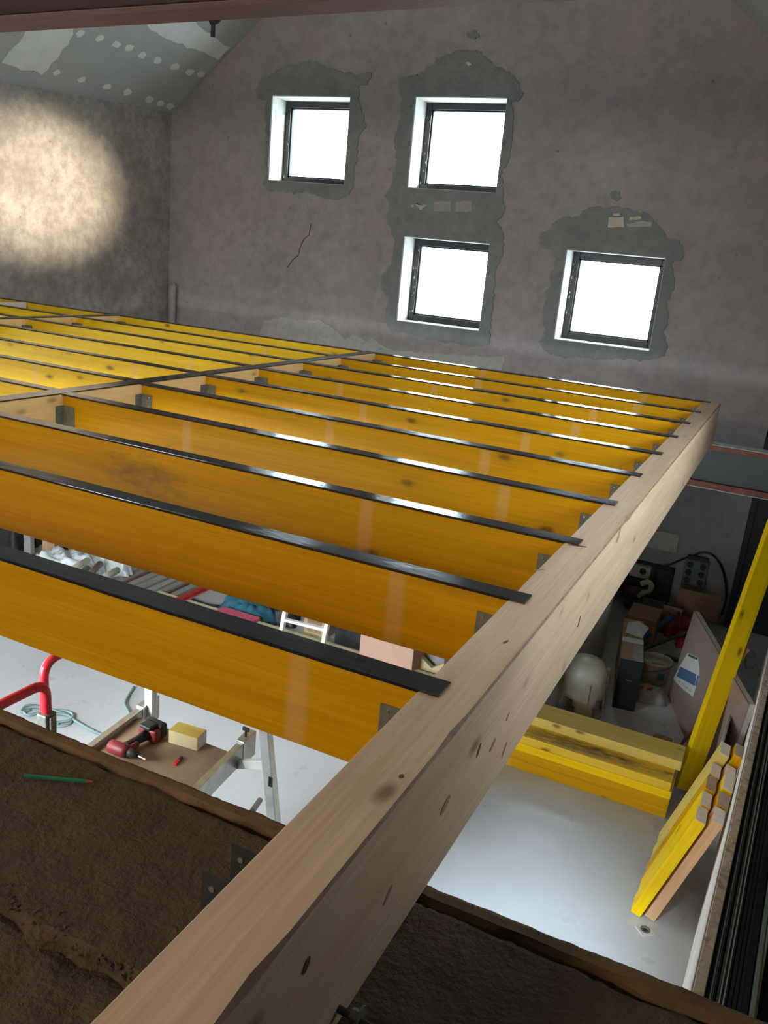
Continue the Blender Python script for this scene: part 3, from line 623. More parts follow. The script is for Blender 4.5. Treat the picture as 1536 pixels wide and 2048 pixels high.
# ------------------------------------------------------------------ mezzanine: edge beam, headers, joists
eb = thing('edge_beam', (0, 3.4, 0), 'pale pine edge beam running from the foreground to the far wall', 'beam')
bm = bmesh.new(); me = bpy.data.meshes.new('beam')
ny_ = 90; y0, y1 = -0.35, 6.83
ring = []
for j in range(ny_ + 1):
    y = y0 + (y1 - y0) * j / ny_ - 3.4; r = []
    wob = 0.0
    ch = 0.0045 + max(0, noise.noise(Vector((y * 5, 3, 1))) - 0.25) * 0.022      # wane on the right arris
    chl = 0.003 + max(0, noise.noise(Vector((y * 6, 9, 1))) - 0.35) * 0.02
    for (x, z) in ((-0.12, -0.302), (0, -0.302), (0, -ch), (-ch, 0), (-0.12 + chl, 0), (-0.12, -chl)):
        r.append(bm.verts.new((x, y, z)))
    ring.append(r)
for j in range(ny_):
    for k in range(6):
        f_ = bm.faces.new((ring[j][k], ring[j][(k + 1) % 6], ring[j + 1][(k + 1) % 6], ring[j + 1][k])); f_.material_index = 1 if k == 2 else 0
bm.faces.new(ring[0]); bm.faces.new(ring[-1]); bmesh.ops.recalc_face_normals(bm, faces=bm.faces); bm.to_mesh(me); bm.free()
me.materials.append(M['pine']); me.materials.append(plain('brown_wane', (0.22, 0.125, 0.07), 0.8, var=0.3, nscale=20)); o = bpy.data.objects.new('beam', me); COL.objects.link(o); o.parent = eb
# knots and bark pockets that can be seen on the edge beam: shallow dark lens shapes
def lens(u, v, ax, val, ru, rv, ang, mat, name, parent, off):
    c = on(u, v, ax, val); mb = MB(); n = 12; vs = []
    for i in range(n):
        t = 2 * math.pi * i / n; a, b_ = ru * math.cos(t), rv * math.sin(t); y = a * math.cos(ang) - b_ * math.sin(ang); z = a * math.sin(ang) + b_ * math.cos(ang)
        vs.append(c + (Vector((0, y, z)) if ax == 0 else Vector((z, y, 0))))
    nrm = Vector((1, 0, 0)) if ax == 0 else Vector((0, 0, 1))
    mb.plate(vs, [], nrm, 0.0012); mb.v = [p - off for p in mb.v]; mb.build(name, mat, parent)
bo = Vector(eb.location)
M['knot'] = plain('dark_knot', (0.10, 0.05, 0.025), 0.7, var=0.3, nscale=60)
M['knot_pale'] = plain('brown_knot', (0.30, 0.18, 0.10), 0.6, var=0.25, nscale=60)
for u, v, ax, ru, rv, ang, mt in ((957, 1500, 0, .016, .006, .9, 'knot'), (1015, 1433, 0, .012, .004, .5, 'knot_pale'), (985, 1490, 0, .02, .007, .4, 'knot_pale'), (1008, 1500, 0, .02, .006, .8, 'knot_pale'),
                                  (1158, 1243, 0, .018, .005, 1.0, 'knot'), (612, 1930, 0, .012, .008, .9, 'knot'), (890, 1610, 0, .025, .01, .3, 'knot_pale'), (775, 1790, 0, .018, .005, .6, 'knot_pale'),
                                  (1240, 1060, 0, .02, .006, .6, 'knot_pale'), (1012, 1284, 2, .012, .003, .2, 'knot'), (803, 1553, 2, .006, .004, 0, 'knot'), (1080, 1140, 2, .02, .003, .6, 'knot_pale'), (1155, 1092, 2, .03, .004, 1.2, 'knot')):
    lens(u, v, ax, 0.0, ru, rv, ang, mt, 'knot', eb, bo)

TH = 0.06; JD = 0.218
def joist_mesh(ln, name, mat):
    mb = MB(); n = 24; vs = []; fs = []
    prof = [(-TH / 2, -JD), (TH / 2, -JD), (TH / 2, 0), (-TH / 2, 0)]
    for i in range(n + 1):
        x = -ln / 2 + ln * i / n
        for k, (y, z) in enumerate(prof):
            zz = z + (noise.noise(Vector((x * 4, ln, k))) * 0.0025 if z < 0 else 0); vs.append((x, y, zz))
    for i in range(n):
        for k in range(4): fs.append((i * 4 + k, i * 4 + (k + 1) % 4, i * 4 + 4 + (k + 1) % 4, i * 4 + 4 + k))
    fs += [(3, 2, 1, 0), tuple(n * 4 + k for k in range(4))]
    mb.add(vs, fs); return mb.build(name, mat, bevel=0.0025)
def tape_mesh(ln, over_l, over_r, name, parent, seed, wd=0.07):
    """butyl tape: thin strip, edges turned down, slightly wavy"""
    mb = MB(); n = 120; vs = []; fs = []; x0, x1 = -ln / 2 - over_l, ln / 2 + over_r
    for i in range(n + 1):
        x = x0 + (x1 - x0) * i / n
        wob = noise.noise(Vector((x * 2.5, seed, 0))) * 0.0035 + noise.noise(Vector((x * 11, seed, 2))) * 0.0012
        wob2 = noise.noise(Vector((x * 2.5, seed, 7))) * 0.0035 + noise.noise(Vector((x * 11, seed, 9))) * 0.0012
        rip = noise.noise(Vector((x * 5, seed, 4))) * 0.0012; a, b = -wd / 2 + wob, wd / 2 + wob2
        for (y, z) in ((a, -0.003), (a, 0.0042), (a * 0.95, 0.0052), (b * 0.95, 0.0052 + rip * .15), (b, 0.0042), (b, -0.003)): vs.append((x, y, z))
    for i in range(n):
        for k in range(5): fs.append((i * 6 + k, i * 6 + k + 1, i * 6 + 7 + k, i * 6 + 6 + k))
    fs += [(0, 1, 2, 3, 4, 5), tuple(n * 6 + k for k in (5, 4, 3, 2, 1, 0))]
    mb.add(vs, fs); return mb.build(name, 'tape', parent, smooth=False)
def hanger_mesh(side, parent, mat='galv', gap=TH + 0.004):
    """steel joist hanger: seat, two cheeks, two flanges; side=+1 fixes to a face at +x, -1 at -x. Local origin on the fixing face, joist centre line"""
    s = -side; t = 0.002; z0, z1 = -JD - 0.004, -0.052; h = gap / 2; mb = MB()
    def bx(xa, ya, za, xb, yb, zb): mb.box((min(xa, xb), ya, za), (max(xa, xb), yb, zb))
    bx(0, -h - t, z0, s * 0.075, -h, z1); bx(0, h, z0, s * 0.075, h + t, z1); bx(0, -h, z0 - t, s * 0.075, h, z0)
    bx(0, -h - 0.05, z0 + 0.02, s * t, -h - t, z1); bx(0, h + t, z0 + 0.02, s * t, h + 0.05, z1)
    o = mb.build('hanger', mat, parent)
    nb = MB()
    for (x, z) in ((0.055, -0.065), (0.05, -0.115), (0.02, -0.09), (0.055, -0.16), (0.022, -0.15)):
        for yy in (-h - t - 0.003,): nb.box((min(s * x, s * (x + .006)), yy, z - .003), (max(s * x, s * (x + .006)), yy + .003, z + .003))
    for (y, z) in ((-h - 0.035, -0.07), (-h - 0.018, -0.085), (-h - 0.034, -0.12), (-h - 0.02, -0.16), (-h - 0.036, -0.165)):
        nb.box((min(s * t, s * (t + .003)), y - .003, z - .003), (max(s * t, s * (t + .003)), y + .003, z + .003))
    tag(nb.build('nails', 'nail', o), kind='stuff'); return o

YJ = [1.466, 2.048, 2.636, 3.222, 3.806, 4.397, 4.988, 5.576, 6.166, 6.792]      # near to far
H1 = (-2.985, -2.862); H2 = (-5.855, -5.735)
ORD = ['nearest', 'second', 'third', 'fourth', 'fifth', 'sixth', 'seventh', 'eighth', 'ninth', 'tenth']
def joist_bay(xa, xb, ys, names, bay, mat, group):
    ln = xb - xa; proto = joist_mesh(ln, 'joist', mat); tag(proto, None, 'joist', group)
    tapes = [tape_mesh(ln, 0.03 if bay != 'C' else 0.0, 0.045, 'tape', proto, 3.3)]
    if bay != 'C':
        h = hanger_mesh(-1, proto); h.location = (-ln / 2 + 0.0015, 0, 0)
    h2 = hanger_mesh(1, proto); h2.location = (ln / 2 - 0.0015, 0, 0)
    out = []
    for k, y in enumerate(ys):
        o = proto if k == 0 else copy_tree(proto)
        o.location = ((xa + xb) / 2, y, rnd.uniform(-0.0005, 0.001)); o['label'] = names[k]; o['category'] = 'joist'; o['group'] = group; out.append(o)
    return out
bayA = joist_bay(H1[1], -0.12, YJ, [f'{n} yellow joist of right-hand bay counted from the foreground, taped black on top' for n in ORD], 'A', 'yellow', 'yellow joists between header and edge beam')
for k, o in enumerate(bayA):                        # tapes differ a little
    if k:
        for ch in o.children:
            if ch.name.startswith('tape'): ch.scale = (1 + rnd.uniform(-0.003, 0.003), 1 + rnd.uniform(-0.04, 0.06), 1)
bayA[2].data = bayA[2].data.copy(); bayA[2].data.materials[0] = M['yellow_stain']; bayA[2]['label'] = 'third yellow joist of the right-hand bay, with a grey mould stain'
ysB = [y + 0.03 for y in YJ[2:9]] + [6.792]
joist_bay(H2[1], H1[0], ysB, [f'{n} yellow joist of the middle bay, left of the taped double header' for n in ['nearest', 'second', 'third', 'fourth', 'fifth', 'sixth', 'seventh', 'farthest']], 'B', 'yellow_glare', 'yellow joists in the middle bay')
joist_bay(xl(6.5) + 0.01, H2[0], [5.0, 5.60, 6.19, 6.792], [f'{n} yellow joist of the far left bay by the left wall' for n in ['nearest', 'second', 'third', 'farthest']], 'C', 'yellow_glare', 'yellow joists in the far left bay')
def header(x0, x1, label):
    h = thing('header_beam', ((x0 + x1) / 2, 4.0, 0), label, 'beam'); ya, yb = 1.27 - 4.0, 6.83 - 4.0; wd = x1 - x0; hw = wd / 2
    MB().box((-hw, ya, -0.24), (-0.001, yb, 0)).build('plank', 'header', h, bevel=0.003); MB().box((0.001, ya, -0.24), (hw, yb, 0)).build('plank', 'header', h, bevel=0.003)
    for xc, wt, sd in ((-0.028, 0.052, 1.2), (0.022, 0.05, 2.7)):
        t = tape_mesh(yb - ya, 0, 0, 'tape', h, sd, wt); t.rotation_euler = (0, 0, math.pi / 2); t.location = (xc, (ya + yb) / 2, 0.001)
header(H1[0], H1[1], 'pale orange double header beam with two black tapes, between right and middle bays')
header(H2[0], H2[1], 'pale double header beam at the far left, between middle and left bays')
bl = thing('blocking', (-7.05, 6.48, 0), 'short pale yellow blocking piece between the two farthest joists at left', 'blocking')
MB().box((-0.03, -0.255, -0.2), (0.03, 0.275, 0)).build('board', 'yellow_pale', bl, bevel=0.003)
MB().box((-0.034, -0.258, -0.2), (0.034, -0.256, -0.05)).build('end_plate', 'galv', bl)

# bare hanger waiting for a joist in the foreground, anchor bolt
eh = thing('joist_hanger', (-0.121, 0.885, 0), 'empty dark joist hanger on the foreground end of the edge beam', 'hanger')
z0, z1, g = -0.216, -0.052, 0.036
for s_ in (-1, 1):
    mb = MB().box((-0.078, s_ * g - 0.0015, z0), (0, s_ * g + 0.0015, z1)); c = mb.build('cheek', 'galv_dark', eh)
    nb = MB()
    for x, z in ((-0.06, -0.075), (-0.065, -0.12), (-0.03, -0.1), (-0.06, -0.17)): nb.tube([(x, s_ * g - 0.0035, z), (x, s_ * g - 0.0012, z)], 0.005, 8)
    tag(nb.build('nails', 'nail', c), kind='stuff')
MB().box((-0.078, -g, z0 - 0.003), (0, g, z0)).build('seat', 'galv_dark', eh)
for s_ in (-1, 1): MB().box((-0.002, min(s_ * g, s_ * (g + 0.045)), z0 + 0.02), (0.001, max(s_ * g, s_ * (g + 0.045)), z1)).build('flange', 'galv_dark', eh)
pb = Vector((0.0, 0.93, -0.272))
bt = thing('anchor_bolt', pb, 'threaded anchor bolt with washer and nut low on the edge beam, foreground', 'bolt')
MB().tube([(0, 0, 0), (0.11, -0.01, 0.002)], 0.006, 10).build('rod', 'galv_dark', bt)
MB().tube([(0.022, 0, 0), (0.034, 0, 0)], 0.012, 6).build('nut', 'galv', bt)
MB().tube([(0.036, 0, 0), (0.039, 0, 0)], 0.02, 16).build('washer', 'galv', bt)

# pencil on the wall top
p0, p1 = onz(48, 1551, ZT + 0.006), onz(190, 1564, ZT + 0.006); d = (p1 - p0).normalized()
pc = thing('pencil', p0, 'green pencil lying on the rough brown wall top', 'pencil')
MB().tube([(0, 0, 0), d * ((p1 - p0).length * 0.87)], 0.0042, 6).build('shaft', 'green_pencil', pc)
MB().tube([d * ((p1 - p0).length * 0.87), p1 - p0 - d * 0.004], [0.0042, 0.0015], 6).build('tip', 'lead', pc)
MB().tube([p1 - p0 - d * 0.004, p1 - p0], [0.0015, 0.0005], 6).build('lead', 'black', pc)

# ------------------------------------------------------------------ steel I-beam under the far end
ib = thing('steel_beam', (-3.2, 6.83, -0.302), 'rusty steel I-beam with grey web under the far joist', 'beam')
x0, x1 = xl(6.8) - 0.1 + 3.2, xr(6.8) + 0.1 + 3.2; H = 0.335
MB().box((x0, -0.07, -0.004), (x1, 0.08, 0.0)).build('flange_top_lit', 'steel_top', ib)
MB().box((x0, -0.075, -0.042), (x1, 0.08, -0.004)).build('top_flange', 'rust', ib, bevel=0.003)
MB().box((x0, -0.03, -H + 0.04), (x1, 0.006, -0.042)).build('web', 'steel_web', ib)
MB().box((x0, -0.075, -H), (x1, 0.08, -H + 0.045)).build('bottom_flange', 'rust', ib, bevel=0.003)
MB().box((x0, -0.078, -H - 0.004), (x1, -0.07, -H)).build('flange_edge', 'steel_top', ib)

# dark door in the back right corner
dd = thing('door_1', (0.75, YW - 0.03, ZF), 'near-black door in the dark back right corner', None); dd['kind'] = 'structure'
MB().box((-0.36, -0.03, 0), (0.36, 0.03, 2.08)).build('leaf', 'dark_door', dd, bevel=0.005)
MB().box((-0.42, -0.045, 0), (-0.36, 0.03, 2.14)).build('jamb', 'dark_door', dd)
MB().box((-0.42, -0.045, 2.08), (0.36, 0.03, 2.14)).build('head', 'dark_door', dd)

# ================================================================== ground storey, right-hand side
def rot_board(name, label, cat, mat, o, ax, ay, az, parent=None, bevel=0.003, group=None):
    """a board as a box with origin o and edge vectors; mesh kept in local axes (x along the grain)"""
    ax, ay, az = Vector(ax), Vector(ay), Vector(az)
    l, w_, t = ax.length, ay.length, az.length
    X = ax.normalized(); Y = (ay - X * ay.dot(X)).normalized(); Z = X.cross(Y)
    if Z.dot(az) < 0: Y = -Y; o = Vector(o) + ay; Z = X.cross(Y)
    mb = MB().box((-l / 2, 0, 0), (l / 2, w_, t)); ob = mb.build(name, mat, parent, bevel=bevel)
    ctr = Vector(o) + X * l / 2
    ob.matrix_world = Matrix(((X.x, Y.x, Z.x, ctr.x), (X.y, Y.y, Z.y, ctr.y), (X.z, Y.z, Z.z, ctr.z), (0, 0, 0, 1)))
    if label: tag(ob, label, cat, group)
    return ob
# stack of boards on the floor
g = 'yellow boards stacked flat on the floor'
rot_board('board', 'bottom board of the yellow stack on the floor, front face dull amber', 'board', 'yellow', (-1.18, 5.425, ZF), (1.455, 0, 0), (0, 0.215, 0), (0, 0, 0.073), group=g)
rot_board('board', 'second board from the bottom of the yellow floor stack', 'board', 'yellow', (-1.18, 5.428, ZF + 0.073), (1.457, 0.0, 0), (0, 0.215, 0), (0, 0, 0.073), group=g)
rot_board('board', 'third board from the bottom of the yellow floor stack, lighter front edge', 'board', 'yellow_bright', (-1.18, 5.426, ZF + 0.146), (1.46, 0.0, 0), (0, 0.22, 0), (0, 0, 0.06), group=g)
rot_board('board', 'fourth board of the yellow floor stack, its top stained grey with mould', 'board', 'stack_stain', (-1.18, 5.432, ZF + 0.206), (1.448, 0.0, 0), (0, 0.235, 0), (0, 0, 0.063), group=g)
rot_board('board', 'topmost board of the yellow floor stack, faded greenish top', 'board', 'yellow_pale', (-1.18, 5.615, ZF + 0.269), (1.48, 0.006, 0), (0, 0.235, 0), (0, 0, 0.072), group=g)
rot_board('board', 'rear bottom board under the topmost yellow board', 'board', 'yellow', (-1.18, 5.70, ZF), (1.43, 0.0, 0), (0, 0.16, 0), (0, 0, 0.268), group=g)
# leaning offcuts: two layers of five
lean = Vector((0.222, 0.0, 0.715)); ln = lean.normalized(); nrm = Vector((-ln.z, 0, ln.x)); g = 'joist offcuts leaning on the chipboard'
rows = ['nearest', 'second', 'third', 'fourth', 'farthest']
for k in range(5):
    for lay in range(2):
        th = 0.06; y = 4.37 + k * 0.172 + (0.01 if lay else 0); base = Vector((0.228 + 0.009 * k + lay * 0.078, y, ZF + 0.001))
        le = lean.length + [0.0, .0, .01, -.01, .06][k] + (0.0 if lay == 0 else 0.02) + rnd.uniform(-.01, .01)
        mat = ['yellow_bright', 'yellow_bright', 'yellow', 'yellow_pale', 'yellow_pale'][k] if lay == 0 else ['orange_wood', 'yellow', 'yellow_bright', 'orange_wood', 'yellow'][k]
        w_ = 0.15
        lb = f'{rows[k]} leaning yellow offcut of the front row, sawn end up' if lay == 0 else f'{rows[k]} leaning offcut of the back row against the chipboard'
        if k == 0: lb = 'bright yellow offcut leaning nearest the viewer, front row' if lay == 0 else 'pale orange offcut leaning nearest the viewer, back row'
        rot_board('offcut', lb, 'offcut', mat, base + Vector((0, 0, th * ln.x)), ln * le, (0, w_, 0), -nrm * th, group=g)
# chipboard sheets on edge along the right wall
WD = Vector((0.04, 1, 0)).normalized(); LEAN = Vector((0.03, 0, 1.07))
cb_ = rot_board('chipboard_sheet', 'thick pale chipboard sheet standing on edge along the right wall', 'sheet', 'osb', (0.583 - 0.04 * 2.0, 2.2, ZF), WD * 5.3, LEAN, (0.040, 0, 0))
fc_ = rot_board('face', None, None, 'osb_face', (0.576 - 0.04 * 2.0, 2.21, ZF), WD * 5.28, LEAN * 0.998, (0.0066, 0, 0)); mw = fc_.matrix_world.copy(); fc_.parent = cb_; fc_.matrix_parent_inverse = cb_.matrix_world.inverted()
# leaning long yellow board
p0 = Vector((0.345, 5.80, ZF)); p1 = Vector((0.60, 6.62, -0.42)); ax = (p1 - p0)
sx = Vector((0.14, 0.10, 0.0)); sx = sx - ax.normalized() * sx.dot(ax.normalized()); th = ax.cross(sx).normalized() * 0.05
rot_board('long_board', 'long yellow board leaning up towards the steel beam', 'board', 'yellow_bright', p0 - sx * 0.35 + Vector((0, 0, 0.03)), ax, sx.normalized() * 0.145, th if th.x < 0 else -th)
# big brown sheet leaning on its long edge
A = onz(1335, 1392, ZF); B = onz(1370, 1478, ZF); e = (B - A).normalized(); Tt = Vector((0.066, 0.023, 0.825)); upd = (Tt - e * Tt.dot(e)); nn = e.cross(upd).normalized()
if nn.x > 0: nn = -nn
SHL = 1.62
bs = thing('leaning_board', A, 'large pinkish-brown board leaning behind the long yellow board, with a label', 'sheet')
MB().pbox((0, 0, 0), e * SHL, upd, -nn * 0.012).build('face', 'sheet', bs)
MB().pbox(-nn * 0.0125, e * SHL, upd * 1.002, -nn * 0.035).build('core', 'sheet_edge', bs)
def onsheet(u, v, lift): return onp(u, v, A + nn * lift, nn) - A
def sheet_poly(name, pts, mat, lift, th, parent):
    return MB().plate([onsheet(u, v, lift) for u, v in pts], [], nn, th).build(name, mat, parent)
lbp = sheet_poly('label_sheet', [(1376, 1306), (1396, 1315), (1399, 1332), (1399, 1352), (1386, 1394), (1366, 1378), (1346, 1358), (1358, 1336)], 'paper', 0.001, 0.002, bs)
sheet_poly('blue_field', [(1361, 1333), (1393, 1349), (1389, 1372), (1353, 1352)], 'blue_print', 0.0031, 0.0006, lbp)
sheet_poly('green_field', [(1377, 1308), (1395, 1316), (1394, 1320), (1376, 1312)], 'green_print', 0.0031, 0.0006, lbp)
sheet_poly('blue_field', [(1390, 1368), (1396, 1350), (1398, 1353), (1392, 1374)], 'blue_print', 0.0031, 0.0006, lbp)
for k in range(4):
    a, b_ = 1357 + k * 7, 1360 + k * 6.2
    sheet_poly('text_line', [(a, b_), (a + 4.5, b_ + 3.8), (a + 4.2, b_ + 5.2), (a - .3, b_ + 1.4)], 'grey_print', 0.0031, 0.0005, lbp)
# grey plate between the brown board and the chipboard, broomstick with a loop of cable
rot_board('grey_plate', 'narrow dark grey plate standing beside the pale chipboard', 'plate', 'grey_profile', Vector((0.455, 5.45, ZF)), WD * 1.15, (0.05, 0, 0.62), (0.016, 0, 0))
bst = thing('broomstick', onz(1362, 1492, ZF), 'thin brown wooden stick leaning across the brown board', 'stick')
tp = ony(1498, 1298, 6.25) - Vector(bst.location)
MB().tube([(0, 0, 0.01), tp], 0.013, 8).build('stick', 'broom', bst, smooth=True)
lp = [tp * 0.985 + Vector((0.03 * math.sin(t) + 0.03, 0.0, -0.07 + 0.07 * math.cos(t))) for t in [i * 2 * math.pi / 14 for i in range(15)]]
MB().tube(lp, 0.006, 6).build('cable_loop', 'black_cable', bst, smooth=True)
# washer plate on the floor
wp = onz(1290, 1861, ZF)
wpl = thing('washer_plate', wp, 'square pale washer plate with a hole, lying on the floor by the offcuts', 'plate', rot=(0, 0, 0.75))
hl = [Vector((0.019 * math.cos(t), 0.019 * math.sin(t), 0)) for t in [i * math.pi / 8 for i in range(16)]]
q = 0.042; MB().plate([(-q, -q + .008, 0), (-q + .008, -q, 0), (q - .008, -q, 0), (q, -q + .008, 0), (q, q - .008, 0), (q - .008, q, 0), (-q + .008, q, 0), (-q, q - .008, 0)], [hl], (0, 0, 1), 0.006).build('plate', 'pale_plaster', wpl, bevel=0.001, segs=1)
MB().lathe([(0.028, 0.0061), (0.028, 0.009), (0.019, 0.009), (0.019, 0.0005)], n=20).build('raised_ring', 'galv', wpl, smooth=False)
MB().tube([(0, 0, 0.0005), (0, 0, 0.002)], 0.0185, 16).build('plug', 'galv_dark', wpl)

# black aluminium frames on their long sides between the chipboard and the right wall
def sx_(s, z): return CAM.x + s * (CAM.z - z)
def alu_frame(name, label, x, w_, zt, y0, y1, rail_mats, lean=0.02):
    """a glazing frame laid on its long side: rails, stiles and dark panel; x at y=4"""
    t = thing(name, (x - 0.04 * 4 + 0.04 * y0, y0, ZF), label, 'frame', rot=(0, 0, -math.atan(0.04))); Lf = y1 - y0; h = zt - ZF
    # top rail made of parallel grooved strips
    n = len(rail_mats); sw = w_ / n
    for i, (mt, dz) in enumerate(rail_mats):
        MB().box((i * sw + 0.0008, 0, h - 0.06 + dz), ((i + 1) * sw - 0.0008, Lf, h + dz)).build('rail_strip', mt, t, bevel=0.0015, segs=1)
    MB().box((0, 0, 0), (w_, Lf, 0.06)).build('bottom_rail', 'black_alu', t)
    for yy in (0, Lf * 0.5 - 0.03, Lf - 0.06): MB().box((0, yy, 0.06), (w_, yy + 0.06, h - 0.062)).build('stile', 'black_alu', t)
    MB().box((w_ * 0.35, 0.06, 0.06), (w_ * 0.6, Lf - 0.06, h - 0.062)).build('panel', 'navy_panel', t)
    return t
zt = -1.70
B_, G_, W_, K_ = 'black_alu', 'grey_alu', 'alu_highlight', 'dark_profile'  # grey and white strips paint in highlights on the black rails
alu_frame('glazing_frame', 'black aluminium frame on its side right behind the pale chipboard', 0.630, 0.024, zt, 2.0, 7.4, [(B_, -.03), (K_, 0), (G_, 0), (B_, -0.01)])
alu_frame('glazing_frame', 'second black aluminium frame on its side, one grey rib along its top', 0.657, 0.030, zt, 1.9, 7.3, [(B_, -.02), (G_, 0), (K_, 0), (B_, -.02)])
alu_frame('glazing_frame', 'third aluminium frame on its side, highlighted double track along its top', 0.690, 0.036, zt + 0.01, 1.7, 7.2, [(K_, -.012), (W_, 0), (B_, -.02), (W_, -.004), (B_, -0.015)])
alu_frame('glazing_frame', 'dark glazed frame lying nearest the right wall', 0.730, 0.05, zt - 0.03, 1.6, 7.0, [('navy_panel', 0), ('navy_panel', -.002), ('navy_panel', 0)])
rot_board('green_strip', 'pale green strip lying along the frames beside the right wall', 'strip', 'green_strip', Vector((0.715, 1.7, ZF + 0.93)), Vector((0.104, 2.6, 0.0)), (0.02, 0, 0), (0, 0, 0.006))
cp = bez([(0.745, 1.75, -1.74), (0.77, 2.3, -1.72), (0.785, 2.9, -1.735), (0.82, 3.6, -1.72), (0.835, 4.4, -1.73), (0.87, 5.2, -1.735)], 6)
so = MB().tube(cp, 0.007, 6).build('straw_cord', 'straw', smooth=True); tag(so, 'thin straw-coloured cord along the right wall beside the frames', 'cord')

# ------------------------------------------------------------------ clutter under the far end
tk = thing('water_tank', (-0.905, 7.65, ZF), 'tall white enamel water tank half hidden behind the edge beam', 'tank')
MB().lathe([(0.0, 0.0), (0.26, 0.0), (0.275, 0.02), (0.275, 0.62), (0.27, 0.66), (0.22, 0.70), (0.0, 0.72)], n=40).build('shell', 'tank', tk, smooth=True)
MB().pbox((0.235, -0.08, 0.63), (0.05, 0, 0), (0, 0.07, 0), (0, 0, 0.035)).build('clip', 'white_plastic', tk, bevel=0.004)
MB().pbox((0.268, -0.08, 0.665), (0.012, 0, 0), (0, 0.012, 0), (0, 0, 0.05)).build('clip_pin', 'white_plastic', tk)
MB().tube([(0.17, -0.222, 0.50), (0.185, -0.212, 0.45), (0.195, -0.20, 0.41)], 0.005, 6).build('scratch', 'knot', tk)
# moulded stool with four arched legs
st = thing('plastic_stool', (-0.60, 6.62, ZF), 'cream white moulded plastic stool, domed, behind the yellow stack', 'stool', rot=(0, 0, 0.35))
n = 48; prof = [(0.195, 0.0), (0.192, 0.04), (0.19, 0.09), (0.188, 0.14), (0.186, 0.19), (0.184, 0.25), (0.18, 0.31), (0.172, 0.36), (0.157, 0.40), (0.13, 0.432), (0.09, 0.452), (0.045, 0.461), (0.0, 0.464)]
def skip(i, k):
    a = (k % 12) - 5.5
    return (i < 3) and abs(a) < [3.2, 3.0, 2.1][i]
so = MB().lathe(prof, n=n, skip=skip).build('shell', 'white_plastic', st, smooth=True); sm = so.modifiers.new('wall', 'SOLIDIFY'); sm.thickness = 0.006; sm.offset = -1
for k in range(4):
    a = k * math.pi / 2; c, s_ = math.cos(a), math.sin(a); MB().pbox(Vector((c * 0.188, s_ * 0.188, 0.0)) + Vector((-s_, c, 0)) * -0.022, Vector((-s_, c, 0)) * 0.044, Vector((c, s_, 0)) * 0.008, (0, 0, 0.30)).build('leg_rib', 'white_plastic', st, bevel=0.003)
# black long carton with papers on top
bc = thing('black_carton', (-0.36, 6.78, ZF), 'tall narrow black-fronted carton beside the white stool', 'carton', rot=(0, 0, 0.16))
MB().box((0, 0, 0), (0.185, 0.02, 0.45)).build('front', 'black_carton', bc, bevel=0.003)
MB().box((0.002, 0.021, 0.0), (0.183, 0.95, 0.446)).build('body', 'cardboard', bc, bevel=0.003)
MB().box((0.002, 0.40, 0.4465), (0.183, 0.50, 0.449)).build('paper_band', 'paper', bc)
MB().box((0.10, 0.03, 0.4465), (0.182, 0.39, 0.4485)).build('grey_tape', 'grey_bag', bc)
MB().box((0.07, -0.0015, 0.27), (0.12, -0.0002, 0.274)).build('front_mark', 'grey_print', bc)
MB().box((0.184, 0.05, 0.02), (0.188, 0.9, 0.42)).build('side_flap', 'cream_wood', bc)
pl = tag(MB().add([(-0.43, 7.36, ZF + .452), (-0.28, 7.33, ZF + .452), (-0.26, 7.60, ZF + .454), (-0.36, 7.66, ZF + .470), (-0.45, 7.62, ZF + .454), (-0.43, 7.36, ZF + .456), (-0.28, 7.33, ZF + .456), (-0.26, 7.60, ZF + .458), (-0.36, 7.66, ZF + .474), (-0.45, 7.62, ZF + .458)],
    [(0, 4, 3, 2, 1), (5, 6, 7, 8, 9)] + [(i, (i + 1) % 5, (i + 1) % 5 + 5, i + 5) for i in range(5)]).build('paper_pile', 'paper'), 'crumpled grey papers on top of the black carton', 'paper')
# small white block beside the carton
tag(MB().box((-0.465, 6.82, ZF), (-0.43, 6.88, ZF + 0.30)).build('white_strip', 'white_plastic', bevel=0.004), 'small white strip standing between stool and black carton', 'strip')
# bucket
bk = thing('bucket', (-0.135, 7.52, ZF), 'stained white bucket with orange residue by the brown board', 'bucket')
MB().lathe([(0.0, 0.004), (0.115, 0.0), (0.118, 0.006), (0.136, 0.19), (0.142, 0.195), (0.143, 0.215), (0.136, 0.217), (0.131, 0.21), (0.114, 0.03), (0.0, 0.028)], n=36).build('shell', 'bucket', bk, smooth=True)
MB().lathe([(0.0, 0.172), (0.06, 0.176), (0.128, 0.170)], n=36).build('contents', 'bucket', bk, smooth=True)
MB().plate([(0.03 + 0.06 * math.cos(t) * (1 + .2 * math.sin(3 * t)), -0.045 + 0.04 * math.sin(t), 0.178) for t in [i * math.pi / 8 for i in range(16)]], [], (0, 0, 1), 0.006).build('residue', 'orange', bk)
hp = [Vector((0.142 * math.cos(t), 0.142 * math.sin(t), 0.19 - 0.09 * math.sin(t * 0.5) ** 2)) for t in [-math.pi + i * math.pi / 12 for i in range(13)]]
MB().tube(hp, 0.003, 6).build('handle', 'galv', bk)
MB().pbox((0.045, -0.131, 0.07), (0.05, 0.02, 0), (0.0, 0.012, 0), (0.004, -.002, 0.06)).build('label', 'blue_print', bk)
